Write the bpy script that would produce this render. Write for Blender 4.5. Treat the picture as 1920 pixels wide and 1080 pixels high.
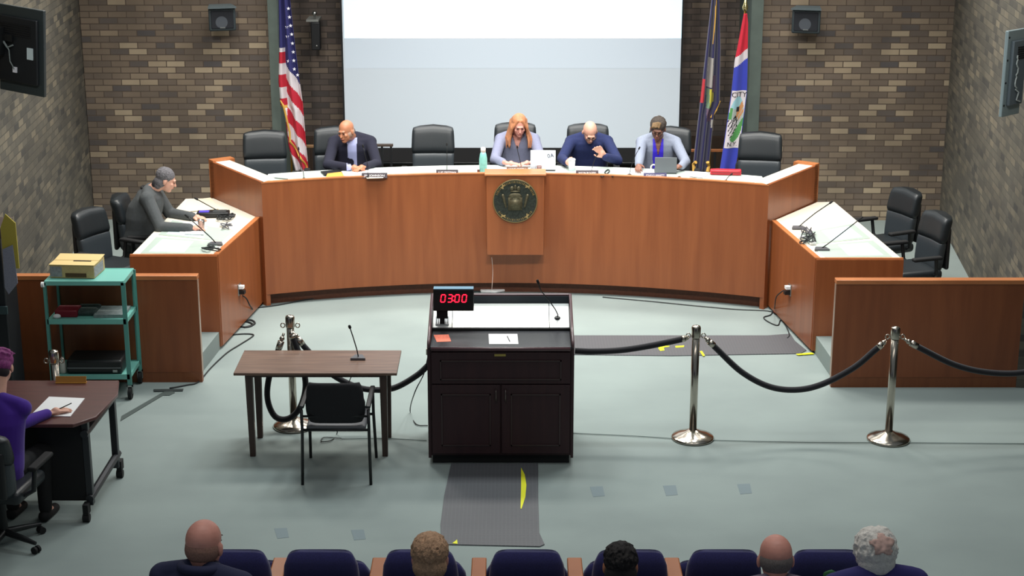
import bpy, bmesh, math, random
from mathutils import Vector, Matrix, Euler
from mathutils.bvhtree import BVHTree
R = math.radians
random.seed(7)
S = bpy.context.scene
C = S.collection
for o in list(bpy.data.objects): bpy.data.objects.remove(o)

# ------------------------------------------------------------------ camera
CAMH, PITCH, FPX = 5.25, R(16.5), 3140.0
cam = bpy.data.objects.new('camera', bpy.data.cameras.new('camera')); C.objects.link(cam)
cam.location = (0, 0, CAMH); cam.rotation_euler = (R(90) - PITCH, 0, 0)
cam.data.sensor_width = 36; cam.data.lens = 36 * FPX / 1920; cam.data.clip_end = 100
S.camera = cam
# ------------------------------------------------------------------ world, lights, exposure
w = bpy.data.worlds.new('world'); S.world = w; w.use_nodes = True
bg = w.node_tree.nodes['Background']; bg.inputs[0].default_value = (.80, .92, 1, 1); bg.inputs[1].default_value = .16
S.view_settings.view_transform = 'Standard'; S.view_settings.look = 'None'
S.view_settings.exposure = 0.0; S.view_settings.gamma = 1
def area(name, loc, size, power, col=(1, 1, 1), rot=(0, 0, 0), spread=180):
    l = bpy.data.lights.new(name, 'AREA'); l.shape = 'RECTANGLE'; l.size, l.size_y = size
    l.energy = power; l.color = col; l.spread = R(spread)
    o = bpy.data.objects.new(name, l); C.objects.link(o); o.location = loc; o.rotation_euler = rot
    return o
for x_ in (-2.4, -.8, .8, 2.4): area('ceiling_light_dais', (x_, 16.5, 6.2), (.8, .8), 60, (1, .96, .90), (0, 0, 0), 115)
for x_ in (-2.6, 0, 2.6): area('front_fill', (x_, 9.4, 6.7), (.5, .5), 22, (1, .97, .92), (R(60), 0, 0), 50)  # unseen fill lamps, added to light torsos and the dais from the front
area('ceiling_light_dais', (0, 18.9, 5.2), (4.4, .6), 75, (1, .97, .93), (0, 0, 0), 120)
for x_ in (-1.5, .3, 2.1): area('ceiling_light_well', (x_, 14.4, 6.5), (.9, .9), 44, (.94, 1, 1), (0, 0, 0), 125)
for x_ in (-.9, 1.2, 3.2): area('ceiling_light_floor', (x_, 11.6, 6.6), (.8, .8), 9, (.98, 1, .98), (0, 0, 0), 120)
area('ceiling_light_seats', (.3, 8.0, 6.6), (6, .8), 50, (1, .95, .9), (0, 0, 0), 120)
area('wall_wash', (-3.9, 18.4, 5.7), (2.0, .4), 62, (1, .95, .86), (R(-25), 0, 0), 130)
area('wall_wash', (3.9, 18.4, 5.7), (2.0, .4), 62, (1, .95, .86), (R(-25), 0, 0), 130)
area('wall_wash', (-3.6, 16.6, 5.9), (.4, 2.4), 22, (1, 1, .96), (0, R(30), 0), 120)
area('wall_wash', (3.7, 16.6, 5.9), (.4, 2.4), 26, (1, 1, .96), (0, R(-30), 0), 120)

# ------------------------------------------------------------------ pixel -> room helpers (real depth is always given)
def gz(x, y, z):
    u = (x - 960) / FPX; v = (y - 540) / FPX
    dy = math.cos(PITCH) - v * math.sin(PITCH); dz = -math.sin(PITCH) - v * math.cos(PITCH)
    t = (z - CAMH) / dz
    return Vector((u * t, dy * t, z))
def gy(x, y, Y):
    u = (x - 960) / FPX; v = (y - 540) / FPX
    dy = math.cos(PITCH) - v * math.sin(PITCH); dz = -math.sin(PITCH) - v * math.cos(PITCH)
    t = Y / dy
    return Vector((u * t, Y, CAMH + dz * t))

# ------------------------------------------------------------------ materials
def lin(c):
    return tuple(((v / 255) / 12.92 if v / 255 <= .04045 else ((v / 255 + .055) / 1.055) ** 2.4) for v in c) + (1,)
MATS = {}
def mat(name, rgb, rough=.6, metal=0, noise=0, nscale=30, bump=0, bscale=200, emit=0, spec=.5, coat=0, sheen=0):
    if name in MATS: return MATS[name]
    m = bpy.data.materials.new(name); m.use_nodes = True; MATS[name] = m
    nt = m.node_tree; b = nt.nodes['Principled BSDF']
    b.inputs['Base Color'].default_value = lin(rgb); b.inputs['Roughness'].default_value = rough
    b.inputs['Metallic'].default_value = metal; b.inputs['Specular IOR Level'].default_value = spec
    b.inputs['Coat Weight'].default_value = coat; b.inputs['Sheen Weight'].default_value = sheen
    if emit: b.inputs['Emission Color'].default_value = lin(rgb); b.inputs['Emission Strength'].default_value = emit
    tc = nt.nodes.new('ShaderNodeTexCoord')
    if noise:
        n = nt.nodes.new('ShaderNodeTexNoise'); n.inputs['Scale'].default_value = nscale; n.inputs['Detail'].default_value = 4
        nt.links.new(tc.outputs['Object'], n.inputs['Vector'])
        r = nt.nodes.new('ShaderNodeValToRGB'); l = lin(rgb)
        r.color_ramp.elements[0].position = .3; r.color_ramp.elements[1].position = .7
        r.color_ramp.elements[0].color = tuple(v * (1 - noise) for v in l[:3]) + (1,)
        r.color_ramp.elements[1].color = tuple(min(1, v * (1 + noise)) for v in l[:3]) + (1,)
        nt.links.new(n.outputs['Fac'], r.inputs['Fac']); nt.links.new(r.outputs['Color'], b.inputs['Base Color'])
    if bump:
        n2 = nt.nodes.new('ShaderNodeTexNoise'); n2.inputs['Scale'].default_value = bscale
        nt.links.new(tc.outputs['Object'], n2.inputs['Vector'])
        bp = nt.nodes.new('ShaderNodeBump'); bp.inputs['Strength'].default_value = bump; bp.inputs['Distance'].default_value = .01
        nt.links.new(n2.outputs['Fac'], bp.inputs['Height']); nt.links.new(bp.outputs['Normal'], b.inputs['Normal'])
    return m
def wood(name, a, b_, rough=.4, stretch=(6, 6, .5), scale=3, contrast=(.35, .7)):
    m = mat(name, a, rough); nt = m.node_tree; b = nt.nodes['Principled BSDF']; tc = nt.nodes['Texture Coordinate']
    mp = nt.nodes.new('ShaderNodeMapping'); mp.inputs['Scale'].default_value = stretch
    n = nt.nodes.new('ShaderNodeTexNoise'); n.inputs['Scale'].default_value = scale; n.inputs['Detail'].default_value = 6
    n.inputs['Distortion'].default_value = .4
    r = nt.nodes.new('ShaderNodeValToRGB'); r.color_ramp.elements[0].color = lin(a); r.color_ramp.elements[1].color = lin(b_)
    r.color_ramp.elements[0].position, r.color_ramp.elements[1].position = contrast
    nt.links.new(tc.outputs['Object'], mp.inputs['Vector']); nt.links.new(mp.outputs['Vector'], n.inputs['Vector'])
    nt.links.new(n.outputs['Fac'], r.inputs['Fac']); nt.links.new(r.outputs['Color'], b.inputs['Base Color'])
    return m
def brick(name, ramp, mortar, offx=0):
    m = mat(name, (90, 80, 70), .85); nt = m.node_tree; b = nt.nodes['Principled BSDF']; tc = nt.nodes['Texture Coordinate']
    sx = nt.nodes.new('ShaderNodeSeparateXYZ'); cx = nt.nodes.new('ShaderNodeCombineXYZ')
    nt.links.new(tc.outputs['Object'], sx.inputs[0]); nt.links.new(sx.outputs['X'], cx.inputs['X']); nt.links.new(sx.outputs['Z'], cx.inputs['Y'])
    bt = nt.nodes.new('ShaderNodeTexBrick'); bt.offset = .5; bt.inputs['Scale'].default_value = 1
    bt.inputs['Brick Width'].default_value = .222; bt.inputs['Row Height'].default_value = .074
    bt.inputs['Mortar Size'].default_value = .006; bt.inputs['Mortar Smooth'].default_value = .3
    bt.inputs['Color1'].default_value = (0, 0, 0, 1); bt.inputs['Color2'].default_value = (1, 1, 1, 1); bt.inputs['Mortar'].default_value = (.5, .5, .5, 1)
    nt.links.new(cx.outputs[0], bt.inputs['Vector'])
    r = nt.nodes.new('ShaderNodeValToRGB'); e = r.color_ramp.elements
    e[0].position, e[0].color = ramp[0][0], lin(ramp[0][1]); e[1].position, e[1].color = ramp[-1][0], lin(ramp[-1][1])
    for p_, c_ in ramp[1:-1]: k = e.new(p_); k.color = lin(c_)
    nt.links.new(bt.outputs['Color'], r.inputs['Fac'])
    n = nt.nodes.new('ShaderNodeTexNoise'); n.inputs['Scale'].default_value = 1.3; n.inputs['Detail'].default_value = 5
    nt.links.new(tc.outputs['Object'], n.inputs['Vector'])
    mr = nt.nodes.new('ShaderNodeMapRange'); mr.inputs['From Min'].default_value = .3; mr.inputs['From Max'].default_value = .7
    mr.inputs['To Min'].default_value = .72; mr.inputs['To Max'].default_value = 1.2
    nt.links.new(n.outputs['Fac'], mr.inputs['Value'])
    mul = nt.nodes.new('ShaderNodeMix'); mul.data_type = 'RGBA'; mul.blend_type = 'MULTIPLY'; mul.inputs['Factor'].default_value = 1
    nt.links.new(r.outputs['Color'], mul.inputs['A']); nt.links.new(mr.outputs['Result'], mul.inputs['B'])
    mx = nt.nodes.new('ShaderNodeMix'); mx.data_type = 'RGBA'; mx.inputs['B'].default_value = lin(mortar)
    nt.links.new(bt.outputs['Fac'], mx.inputs['Factor']); nt.links.new(mul.outputs['Result'], mx.inputs['A'])
    nt.links.new(mx.outputs['Result'], b.inputs['Base Color'])
    bp = nt.nodes.new('ShaderNodeBump'); bp.inputs['Strength'].default_value = .5; bp.inputs['Distance'].default_value = .006; bp.invert = True
    nt.links.new(bt.outputs['Fac'], bp.inputs['Height']); nt.links.new(bp.outputs['Normal'], b.inputs['Normal'])
    return m
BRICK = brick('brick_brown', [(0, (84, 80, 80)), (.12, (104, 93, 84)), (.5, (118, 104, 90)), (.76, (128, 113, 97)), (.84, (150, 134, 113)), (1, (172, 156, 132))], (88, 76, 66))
BRICKD = brick('brick_brown_recess_shade', [(0, (72, 66, 63)), (.6, (100, 88, 80)), (1, (120, 106, 92))], (68, 60, 55))  # same brick, with the dim light of the recess put into its colour
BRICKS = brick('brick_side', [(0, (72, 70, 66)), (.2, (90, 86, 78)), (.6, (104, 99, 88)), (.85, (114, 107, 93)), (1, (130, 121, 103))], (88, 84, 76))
WOOD = wood('cherry_veneer', (140, 78, 44), (156, 90, 52), .32, (5, 5, .35), 2.2)
WOODP = wood('cherry_veneer_dimmed', (128, 68, 36), (144, 80, 44), .4, (5, 5, .4), 2.2)  # same cherry as WOOD, weaker light on the partitions painted in as darker tone
WOODT = wood('cherry_edge', (178, 108, 64), (196, 124, 76), .35, (1, 1, 6), 3)
PLINTH = mat('plinth_wood', (92, 52, 34), .6, noise=.15)
CREAM = mat('pale_laminate', (232, 226, 210), .45)
PALEG = mat('pale_green_glass', (196, 212, 202), .16, coat=.3)
DESKW = mat('desk_white_laminate', (222, 230, 224), .35)
WALNUT = wood('walnut_top', (104, 80, 68), (132, 104, 88), .38, (.6, 8, 8), 4)
WALNUTL = wood('walnut_leg', (62, 46, 40), (80, 60, 52), .45)
ESP = wood('espresso_wood', (46, 20, 26), (54, 26, 30), .6, (8, 8, .6), 3)
ESPE = mat('espresso_edge', (88, 62, 66), .3, spec=.6)
MAHO = wood('mahogany_laminate', (84, 50, 48), (96, 58, 54), .33, (.7, 6, 6), 4)
LEATH = mat('black_leather', (30, 36, 40), .42, bump=.08, bscale=120, spec=.55)
LEATH2 = mat('grey_sheen_leather', (56, 63, 68), .36, bump=.08, bscale=120, spec=.6)
BLACK = mat('black_plastic', (22, 24, 26), .45)
BLACKM = mat('matte_black', (16, 16, 18), .8)
CHAR = mat('charcoal_metal', (52, 54, 58), .4, .3)
CHROME = mat('chrome', (184, 176, 164), .2, 1)
STEEL = mat('brushed_steel', (170, 172, 170), .35, 1)
VELVET = mat('black_velvet', (22, 21, 28), .9, sheen=.3)
PAPER = mat('white_paper', (240, 240, 240), .8)
PAPERY = mat('cream_paper', (238, 224, 196), .8)
NAVY = mat('navy_seat_fabric', (40, 40, 94), .95, noise=.2, nscale=150, sheen=.25)
TEAL = mat('teal_enamel', (92, 158, 148), .4)
TEALD = mat('teal_enamel_shelf', (120, 190, 178), .4)
CARD = mat('cardboard', (196, 168, 118), .85, noise=.08)
CARDP = mat('carton_print', (150, 146, 150), .85, noise=.25, nscale=40)
BRASS = mat('brass', (190, 150, 70), .35, 1)
BRONZE = mat('bronze_dark', (62, 66, 60), .42, .65, noise=.35, nscale=40)
BRONZEL = mat('bronze_light', (150, 128, 84), .4, .7)
YELL = mat('yellow_tape', (232, 232, 40), .6)
CABLE = mat('black_cable', (30, 34, 36), .6)
RED = mat('red_vinyl', (196, 34, 50), .4)
SCREENW = None
SK_L = mat('skin_light', (218, 164, 142), .5, noise=.05, nscale=20)
SK_P = mat('skin_pink', (214, 150, 134), .5, noise=.07, nscale=20)
SK_T = mat('skin_tan', (186, 124, 92), .42, noise=.08, nscale=20)
SK_B = mat('skin_brown', (134, 90, 72), .48, noise=.06, nscale=20)
LIP = mat('lip', (168, 92, 84), .5)
EYED = mat('eye_dark', (48, 34, 30), .4)
FRAME = mat('glasses_frame', (44, 30, 30), .4)

# ------------------------------------------------------------------ mesh helpers
def nb(): return bmesh.new()
def box(bm, c, s, rot=None, mi=0):
    M = Matrix.Translation(Vector(c)) @ (rot.to_matrix().to_4x4() if rot is not None else Matrix.Identity(4)) @ Matrix.Diagonal((s[0], s[1], s[2], 1))
    g = bmesh.ops.create_cube(bm, size=1, matrix=M)
    if mi:
        for f in set(f for v in g['verts'] for f in v.link_faces): f.material_index = mi
    return g['verts']
def bx(bm, x0, x1, y0, y1, z0, z1, mi=0): return box(bm, ((x0 + x1) / 2, (y0 + y1) / 2, (z0 + z1) / 2), (abs(x1 - x0), abs(y1 - y0), abs(z1 - z0)), None, mi)
def frame_of(d):
    d = d.normalized(); a = Vector((0, 0, 1)) if abs(d.z) < .95 else Vector((1, 0, 0))
    s = d.cross(a).normalized(); return s, s.cross(d).normalized()
def loft(bm, rings, closed=True, caps=True, mi=0):
    vs = [[bm.verts.new(p) for p in r] for r in rings]
    n = len(rings[0])
    for i in range(len(vs) - 1):
        for j in range(n if closed else n - 1):
            f = bm.faces.new((vs[i][j], vs[i][(j + 1) % n], vs[i + 1][(j + 1) % n], vs[i + 1][j])); f.material_index = mi
    if caps and closed:
        f = bm.faces.new(list(reversed(vs[0]))); f.material_index = mi
        f = bm.faces.new(vs[-1]); f.material_index = mi
    return vs
def tube(bm, pts, r, seg=10, mi=0):
    pts = [Vector(p) for p in pts]; rings = []
    rr = r if isinstance(r, (list, tuple)) else [r] * len(pts)
    s = None
    for i, p in enumerate(pts):
        d = (pts[min(i + 1, len(pts) - 1)] - pts[max(i - 1, 0)]).normalized()
        if s is None: s, u = frame_of(d)
        else:
            s = (s - d * s.dot(d)).normalized(); u = s.cross(d).normalized()
        rings.append([p + (s * math.cos(2 * math.pi * k / seg) + u * math.sin(2 * math.pi * k / seg)) * rr[i] for k in range(seg)])
    loft(bm, rings, mi=mi)
def capsule(bm, p0, p1, r0, r1, seg=12):
    p0, p1 = Vector(p0), Vector(p1); d = p1 - p0
    if d.length < 1e-5: d = Vector((0, 0, 1e-4))
    n = d.normalized(); pts, rr = [], []
    for a in (85, 60, 35, 12): pts.append(p0 - n * r0 * math.sin(R(a))); rr.append(r0 * math.cos(R(a)))
    for a in (12, 35, 60, 85): pts.append(p1 + n * r1 * math.sin(R(a))); rr.append(r1 * math.cos(R(a)))
    tube(bm, pts, rr, seg)
def ball(bm, c, r, rot=None, seg=16):
    if not hasattr(r, '__len__'): r = (r, r, r)
    M = Matrix.Translation(Vector(c)) @ (rot.to_matrix().to_4x4() if rot is not None else Matrix.Identity(4)) @ Matrix.Diagonal((r[0], r[1], r[2], 1))
    return bmesh.ops.create_uvsphere(bm, u_segments=seg, v_segments=max(8, seg // 2 + 2), radius=1, matrix=M)['verts']
def lathe(bm, prof, c=(0, 0, 0), seg=32):
    c = Vector(c)
    rings = [[c + Vector((r * math.cos(2 * math.pi * k / seg), r * math.sin(2 * math.pi * k / seg), z)) for k in range(seg)] for r, z in prof]
    loft(bm, rings)
def prism(bm, poly, z0, z1, mi=0):
    loft(bm, [[Vector((x, y, z0)) for x, y in poly], [Vector((x, y, z1)) for x, y in poly]], mi=mi)
def sections(bm, secs, seg=20):
    rings = []
    for (c, rx, ry) in secs:
        rings.append([Vector(c) + Vector((rx * math.cos(2 * math.pi * k / seg), ry * math.sin(2 * math.pi * k / seg), 0)) for k in range(seg)])
    loft(bm, rings)
def obj(name, bm, m, parent=None, bev=0, smooth=None, loc=None, label=None, seg=2):
    bmesh.ops.recalc_face_normals(bm, faces=bm.faces)
    me = bpy.data.meshes.new(name); bm.to_mesh(me); bm.free()
    for mm in (m if isinstance(m, (list, tuple)) else [m]): me.materials.append(mm)
    o = bpy.data.objects.new(name, me); C.objects.link(o)
    if parent is not None: o.parent = parent
    if loc is not None: o.location = loc
    if bev:
        b = o.modifiers.new('bevel', 'BEVEL'); b.width = bev; b.segments = seg; b.limit_method = 'ANGLE'; b.angle_limit = R(40)
    if smooth or (smooth is None and bev):
        for p in me.polygons: p.use_smooth = True
        if smooth != 'all':
            try: me.set_sharp_from_angle(angle=R(45))
            except Exception: pass
    if label: o['label'] = label
    return o
def thing(name, label, cat, loc=(0, 0, 0), rz=0, group=None):
    o = bpy.data.objects.new(name, None); C.objects.link(o); o.empty_display_size = .1
    o.location = loc; o.rotation_euler = (0, 0, rz); o['label'] = label; o['category'] = cat
    if group: o['group'] = group
    return o
def tag(o, label, cat, group=None, kind=None):
    o['label'] = label; o['category'] = cat
    if group: o['group'] = group
    if kind: o['kind'] = kind
    return o
def struct(name, bm, m, **k):
    o = obj(name, bm, m, **k); o['kind'] = 'structure'; return o
KIDS = {}
def kids(o): return [c for c in C.objects if c.parent == o]
def dup(o, loc=None, rz=None, label=None, parent=None):
    c = o.copy(); C.objects.link(c)
    if loc is not None: c.location = loc
    if rz is not None: c.rotation_euler = (0, 0, rz)
    if label: c['label'] = label
    if parent is not None: c.parent = parent
    for k in kids(o): dup(k, parent=c)
    return c
def remeshed(name, bm, m, parent, voxel=.008, sm=3, label=None):
    bmesh.ops.recalc_face_normals(bm, faces=bm.faces)
    me = bpy.data.meshes.new(name); bm.to_mesh(me); bm.free()
    o = bpy.data.objects.new(name, me); C.objects.link(o)
    r = o.modifiers.new('r', 'REMESH'); r.mode = 'VOXEL'; r.voxel_size = voxel
    s = o.modifiers.new('s', 'SMOOTH'); s.iterations = sm; s.factor = .5
    dg = bpy.context.evaluated_depsgraph_get(); dg.update()
    me2 = bpy.data.meshes.new_from_object(o.evaluated_get(dg), depsgraph=dg); me2.name = name
    o.modifiers.clear(); o.data = me2; bpy.data.meshes.remove(me)
    me2.materials.clear(); me2.materials.append(m)
    for p in me2.polygons: p.use_smooth = True; p.material_index = 0
    if parent is not None: o.parent = parent
    if label: o['label'] = label
    return o
def text_bm(txt, size, depth=.002):
    cu = bpy.data.curves.new('t', 'FONT'); cu.body = txt; cu.size = size; cu.extrude = depth; cu.align_x = 'CENTER'; cu.align_y = 'CENTER'
    cu.resolution_u = 2
    o = bpy.data.objects.new('t', cu); C.objects.link(o)
    dg = bpy.context.evaluated_depsgraph_get(); dg.update()
    me = bpy.data.meshes.new_from_object(o.evaluated_get(dg)); bm = nb(); bm.from_mesh(me)
    bpy.data.objects.remove(o); bpy.data.curves.remove(cu); bpy.data.meshes.remove(me)
    return bm
def decal(name, target, m, parent, uf, steps, inside, direction, off=.004, label=None):
    # thin layer that follows the surface of target: uf(a,b)->origin ; rays go along direction
    me = target.data; bv = BVHTree.FromPolygons([v.co.copy() for v in me.vertices], [tuple(p.vertices) for p in me.polygons])
    d = Vector(direction).normalized(); na, nbb = steps; bm = nb(); V = {}
    for i in range(na + 1):
        for j in range(nbb + 1):
            a, b = i / na, j / nbb
            h = bv.ray_cast(Vector(uf(a, b)), d, 3)
            if h[0] is not None: V[i, j] = (bm.verts.new(h[0] - d * off), a, b)
    for i in range(na):
        for j in range(nbb):
            q = [(i, j), (i + 1, j), (i + 1, j + 1), (i, j + 1)]
            if all(k in V for k in q) and inside((i + .5) / na, (j + .5) / nbb):
                vs = [V[k][0] for k in q]
                if max((vs[x].co - vs[y].co).length for x in range(4) for y in range(4)) < .12: bm.faces.new(vs)
    bmesh.ops.delete(bm, geom=[v for v in bm.verts if not v.link_faces], context='VERTS')
    o = obj(name, bm, m, parent, smooth='all', label=label)
    s = o.modifiers.new('solid', 'SOLIDIFY'); s.thickness = .006; s.offset = 0
    return o

# ================================================================== THE SETTING
FL = mat('carpet_grey_green', (150, 168, 163), .95, spec=.15)
def carpet():
    nt = FL.node_tree; b = nt.nodes['Principled BSDF']; tc = nt.nodes['Texture Coordinate']
    def noise(sc, det, stretch=(1, 1, 1)):
        mp = nt.nodes.new('ShaderNodeMapping'); mp.inputs['Scale'].default_value = stretch
        n = nt.nodes.new('ShaderNodeTexNoise'); n.inputs['Scale'].default_value = sc; n.inputs['Detail'].default_value = det
        nt.links.new(tc.outputs['Object'], mp.inputs['Vector']); nt.links.new(mp.outputs['Vector'], n.inputs['Vector']); return n
    n1 = noise(.8, 4, (1, 1.2, 1)); n2 = noise(160, 2)
    r = nt.nodes.new('ShaderNodeValToRGB'); e = r.color_ramp.elements
    e[0].position = .32; e[1].position = .7; e[0].color = lin((138, 149, 147)); e[1].color = lin((150, 162, 159))
    nt.links.new(n1.outputs['Fac'], r.inputs['Fac'])
    mx = nt.nodes.new('ShaderNodeMix'); mx.data_type = 'RGBA'; mx.blend_type = 'MULTIPLY'; mx.inputs['Factor'].default_value = .12
    nt.links.new(r.outputs['Color'], mx.inputs['A']); nt.links.new(n2.outputs['Fac'], mx.inputs['B'])
    nt.links.new(mx.outputs['Result'], b.inputs['Base Color'])
carpet()
F1, F2 = .18, .54
bm = nb(); bx(bm, -8, 8, 6.0, 21.3, -.2, 0); struct('floor', bm, FL)
bm = nb(); prism(bm, [(-4.9, 14.8), (-2.93, 14.8), (-2.86, 15.7), (-2.72, 17.3), (-3.3, 18.1), (-3.35, 20.4), (-5.3, 20.4)], .0, F1); struct('floor_staff_left', bm, FL)
bm = nb(); prism(bm, [(5.0, 14.65), (2.99, 14.65), (2.95, 15.55), (2.80, 17.05), (3.38, 18.0), (3.4, 20.3), (5.4, 20.3)], .0, F1); struct('floor_staff_right', bm, FL)
bm = nb(); bx(bm, -3.34, 3.38, 17.75, 21.1, 0, F2); struct('floor_dais', bm, mat('dais_carpet', (70, 78, 76), .95))
# walls
def wall(name, p0, p1, h, m, th=.2):
    p0, p1 = Vector(p0), Vector(p1); d = p1 - p0; L = d.length
    bm = nb(); bx(bm, 0, L, 0, th, -.1, h)
    o = struct(name, bm, m); o.location = (p0.x, p0.y, 0); o.rotation_euler = (0, 0, math.atan2(d.y, d.x)); return o
wall('wall_back_left', (-5.16, 20.1), (-2.90, 20.1), 5, BRICK)
wall('wall_back_right', (2.98, 20.08), (5.27, 20.05), 5, BRICK)
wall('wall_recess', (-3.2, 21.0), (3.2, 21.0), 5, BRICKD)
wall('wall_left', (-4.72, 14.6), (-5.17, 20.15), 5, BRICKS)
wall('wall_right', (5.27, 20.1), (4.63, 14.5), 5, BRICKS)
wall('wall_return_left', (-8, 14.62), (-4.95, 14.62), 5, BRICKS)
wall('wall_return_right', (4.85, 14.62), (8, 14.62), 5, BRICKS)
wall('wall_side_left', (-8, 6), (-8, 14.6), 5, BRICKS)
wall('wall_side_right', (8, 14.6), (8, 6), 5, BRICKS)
PIL = mat('pilaster_grey_green', (92, 104, 98), .7, noise=.1, nscale=6)
bm = nb(); bx(bm, -2.90, -2.79, 19.98, 21.0, 0, 5); struct('trim_1', bm, PIL)
bm = nb(); bx(bm, 2.84, 2.98, 19.96, 21.0, 0, 5); struct('trim_2', bm, PIL)
PALE = mat('pale_door_paint', (205, 212, 196), .6)
bm = nb(); bx(bm, -5.0, -4.665, 14.42, 14.58, 0, 2.75); struct('trim_3', bm, PALE)
bm = nb(); bx(bm, 4.655, 4.80, 14.585, 14.66, 0, 2.2); struct('trim_4', bm, PALE)
# dark wood wainscot under the screen
bm = nb(); bx(bm, -2.76, 2.84, 20.9, 21.0, F2, 1.05)
for k in range(12): bx(bm, -2.6 + k * .46, -2.56 + k * .46, 20.88, 20.9, F2, 1.02)
struct('trim_5', bm, mat('dark_wainscot', (60, 46, 36), .5, noise=.2, nscale=8))

# seating tiers at the bottom of the picture
bm = nb(); bx(bm, -6, 6, 6.0, 8.75, 0, .28); struct('floor_tier_front', bm, FL)
bm = nb(); bx(bm, -6, 6, 6.0, 7.75, .28, .58); struct('floor_tier_second', bm, FL)

# ------------------------------------------------------------------ curved dais
def fy(x): return 17.48 - .0725 * (x - .03) ** 2 - .022 * x
TOP = 1.34
dais = thing('council_dais', 'long curved cherry wood council dais across the back, high front panel and round bronze seal', 'desk')
xs = [-2.61 + k * (2.66 + 2.61) / 40 for k in range(41)]
def arc(off=0): return [(x, fy(x) + off) for x in xs]
def strip(bm, pa, pb, z0, z1): prism(bm, pa + pb[::-1], z0, z1)
bm = nb(); strip(bm, arc(), arc(.06), .13, TOP); obj('front_panel', bm, WOOD, dais)
bm = nb(); strip(bm, arc(.10), arc(.16), 0, .13); obj('plinth', bm, PLINTH, dais)
bm = nb(); strip(bm, arc(-.004), arc(.05), TOP, TOP + .012); obj('front_rim', bm, WOODT, dais)
bm = nb(); strip(bm, arc(.055), arc(.52), TOP - .06, TOP - .015); obj('desktop', bm, DESKW, dais)
# glass insets in the desktop, one per place
for cxp in (-2.25, -1.55, -.85, .85, 1.6, 2.28):
    bm = nb(); xs2 = [cxp - .26 + k * .52 / 8 for k in range(9)]
    prism(bm, [(x, fy(x) + .13) for x in xs2] + [(x, fy(x) + .47) for x in xs2[::-1]], TOP - .016, TOP - .010)
    obj('glass_inset', bm, PALEG, dais)
def wing(x0, y0, x1, y1, sgn):
    d = Vector((x1 - x0, y1 - y0)).normalized(); n = Vector((-d.y, d.x)) * sgn
    def P(t, o): return (x0 + (x1 - x0) * t + n.x * o, y0 + (y1 - y0) * t + n.y * o)
    bm = nb(); prism(bm, [P(0, 0), P(1, 0), P(1, .05), P(0, .05)], .0, TOP + .012); obj('wing_panel', bm, WOOD, dais)
    bm = nb(); prism(bm, [P(.0, .03), P(.93, .03), P(.93, .20), P(.08, .20)], TOP - .03, TOP + .014); obj('wing_cap', bm, CREAM, dais)
    bm = nb(); prism(bm, [P(.93, 0), P(1.02, 0), P(1.02, .26), P(.93, .26)], .4, TOP + .03); obj('wing_end', bm, WOODT, dais)
wing(-2.61, fy(-2.61), -3.33, 18.08, -1)
wing(2.66, fy(2.66), 3.34, 17.88, 1)
# centre lectern front with the seal
bm = nb(); bx(bm, -.27, .34, 17.27, 17.5, .50, TOP + .03); obj('centre_panel', bm, WOOD, dais, bev=.006)
bm = nb(); bx(bm, -.29, .36, 17.25, 17.52, TOP + .03, TOP + .05); obj('centre_cap', bm, WOODT, dais, bev=.004)
sc = gy(966, 377, 17.25)
seal = None
def ring_prof(r): return r
bm = nb()
prof = [(0.0, 0), (.232, 0), (.236, .012), (.228, .022), (.205, .016), (.19, .014), (.0, .018)]
rings = []
for r_, z_ in prof[1:]:
    rings.append([Vector((sc.x + max(r_, .001) * math.cos(2 * math.pi * k / 64), 17.268 - z_, sc.z + max(r_, .001) * math.sin(2 * math.pi * k / 64))) for k in range(64)])
loft(bm, rings); seal = obj('seal', bm, BRONZE, dais, smooth=True, label='round dark bronze city seal')
bm = nb()
for k in range(64):
    a0, a1 = 2 * math.pi * k / 64, 2 * math.pi * (k + 1) / 64
    q = [Vector((sc.x + r_ * math.cos(a), y_, sc.z + r_ * math.sin(a))) for (r_, a, y_) in ((.226, a0, 17.246), (.236, a0, 17.248), (.236, a1, 17.248), (.226, a1, 17.246))]
    bm.faces.new([bm.verts.new(v) for v in q])
obj('seal_rim', bm, BRONZEL, seal)
# lettering ring and relief figure on the seal
bm = nb()
for txt, rad, a_mid, span, flip in (('CITY OF THE BRIDGE', .205, 90, 150, 1),):
    pass
for i in range(30):
    a = R(20 + i * 140 / 29); p = Vector((sc.x + .206 * math.cos(a), 17.247, sc.z + .206 * math.sin(a)))
    box(bm, p, (.006 if i % 3 else .011, .006, .022), Euler((0, -(a - math.pi / 2), 0)))
for i in range(22):
    a = R(215 + i * 110 / 21); p = Vector((sc.x + .206 * math.cos(a), 17.247, sc.z + .206 * math.sin(a)))
    box(bm, p, (.006 if i % 3 else .011, .006, .020), Euler((0, -(a - math.pi / 2), 0)))
obj('seal_lettering', bm, BRONZEL, seal)
bm = nb()
box(bm, (sc.x, 17.248, sc.z - .03), (.15, .012, .14)); ball(bm, (sc.x, 17.25, sc.z + .05), (.07, .012, .04))
box(bm, (sc.x, 17.245, sc.z + .105), (.10, .012, .012)); box(bm, (sc.x, 17.245, sc.z + .03), (.11, .012, .006))
for s in (-1, 1):
    capsule(bm, (sc.x + s * .10, 17.25, sc.z - .06), (sc.x + s * .13, 17.25, sc.z + .06), .012, .016)
    ball(bm, (sc.x + s * .035, 17.25, sc.z + .135), (.02, .01, .025))
ball(bm, (sc.x, 17.25, sc.z + .145), (.014, .01, .03))
obj('seal_relief', bm, mat('bronze_mid', (92, 86, 66), .45, .6, noise=.3, nscale=60), seal, smooth='all')
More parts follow.
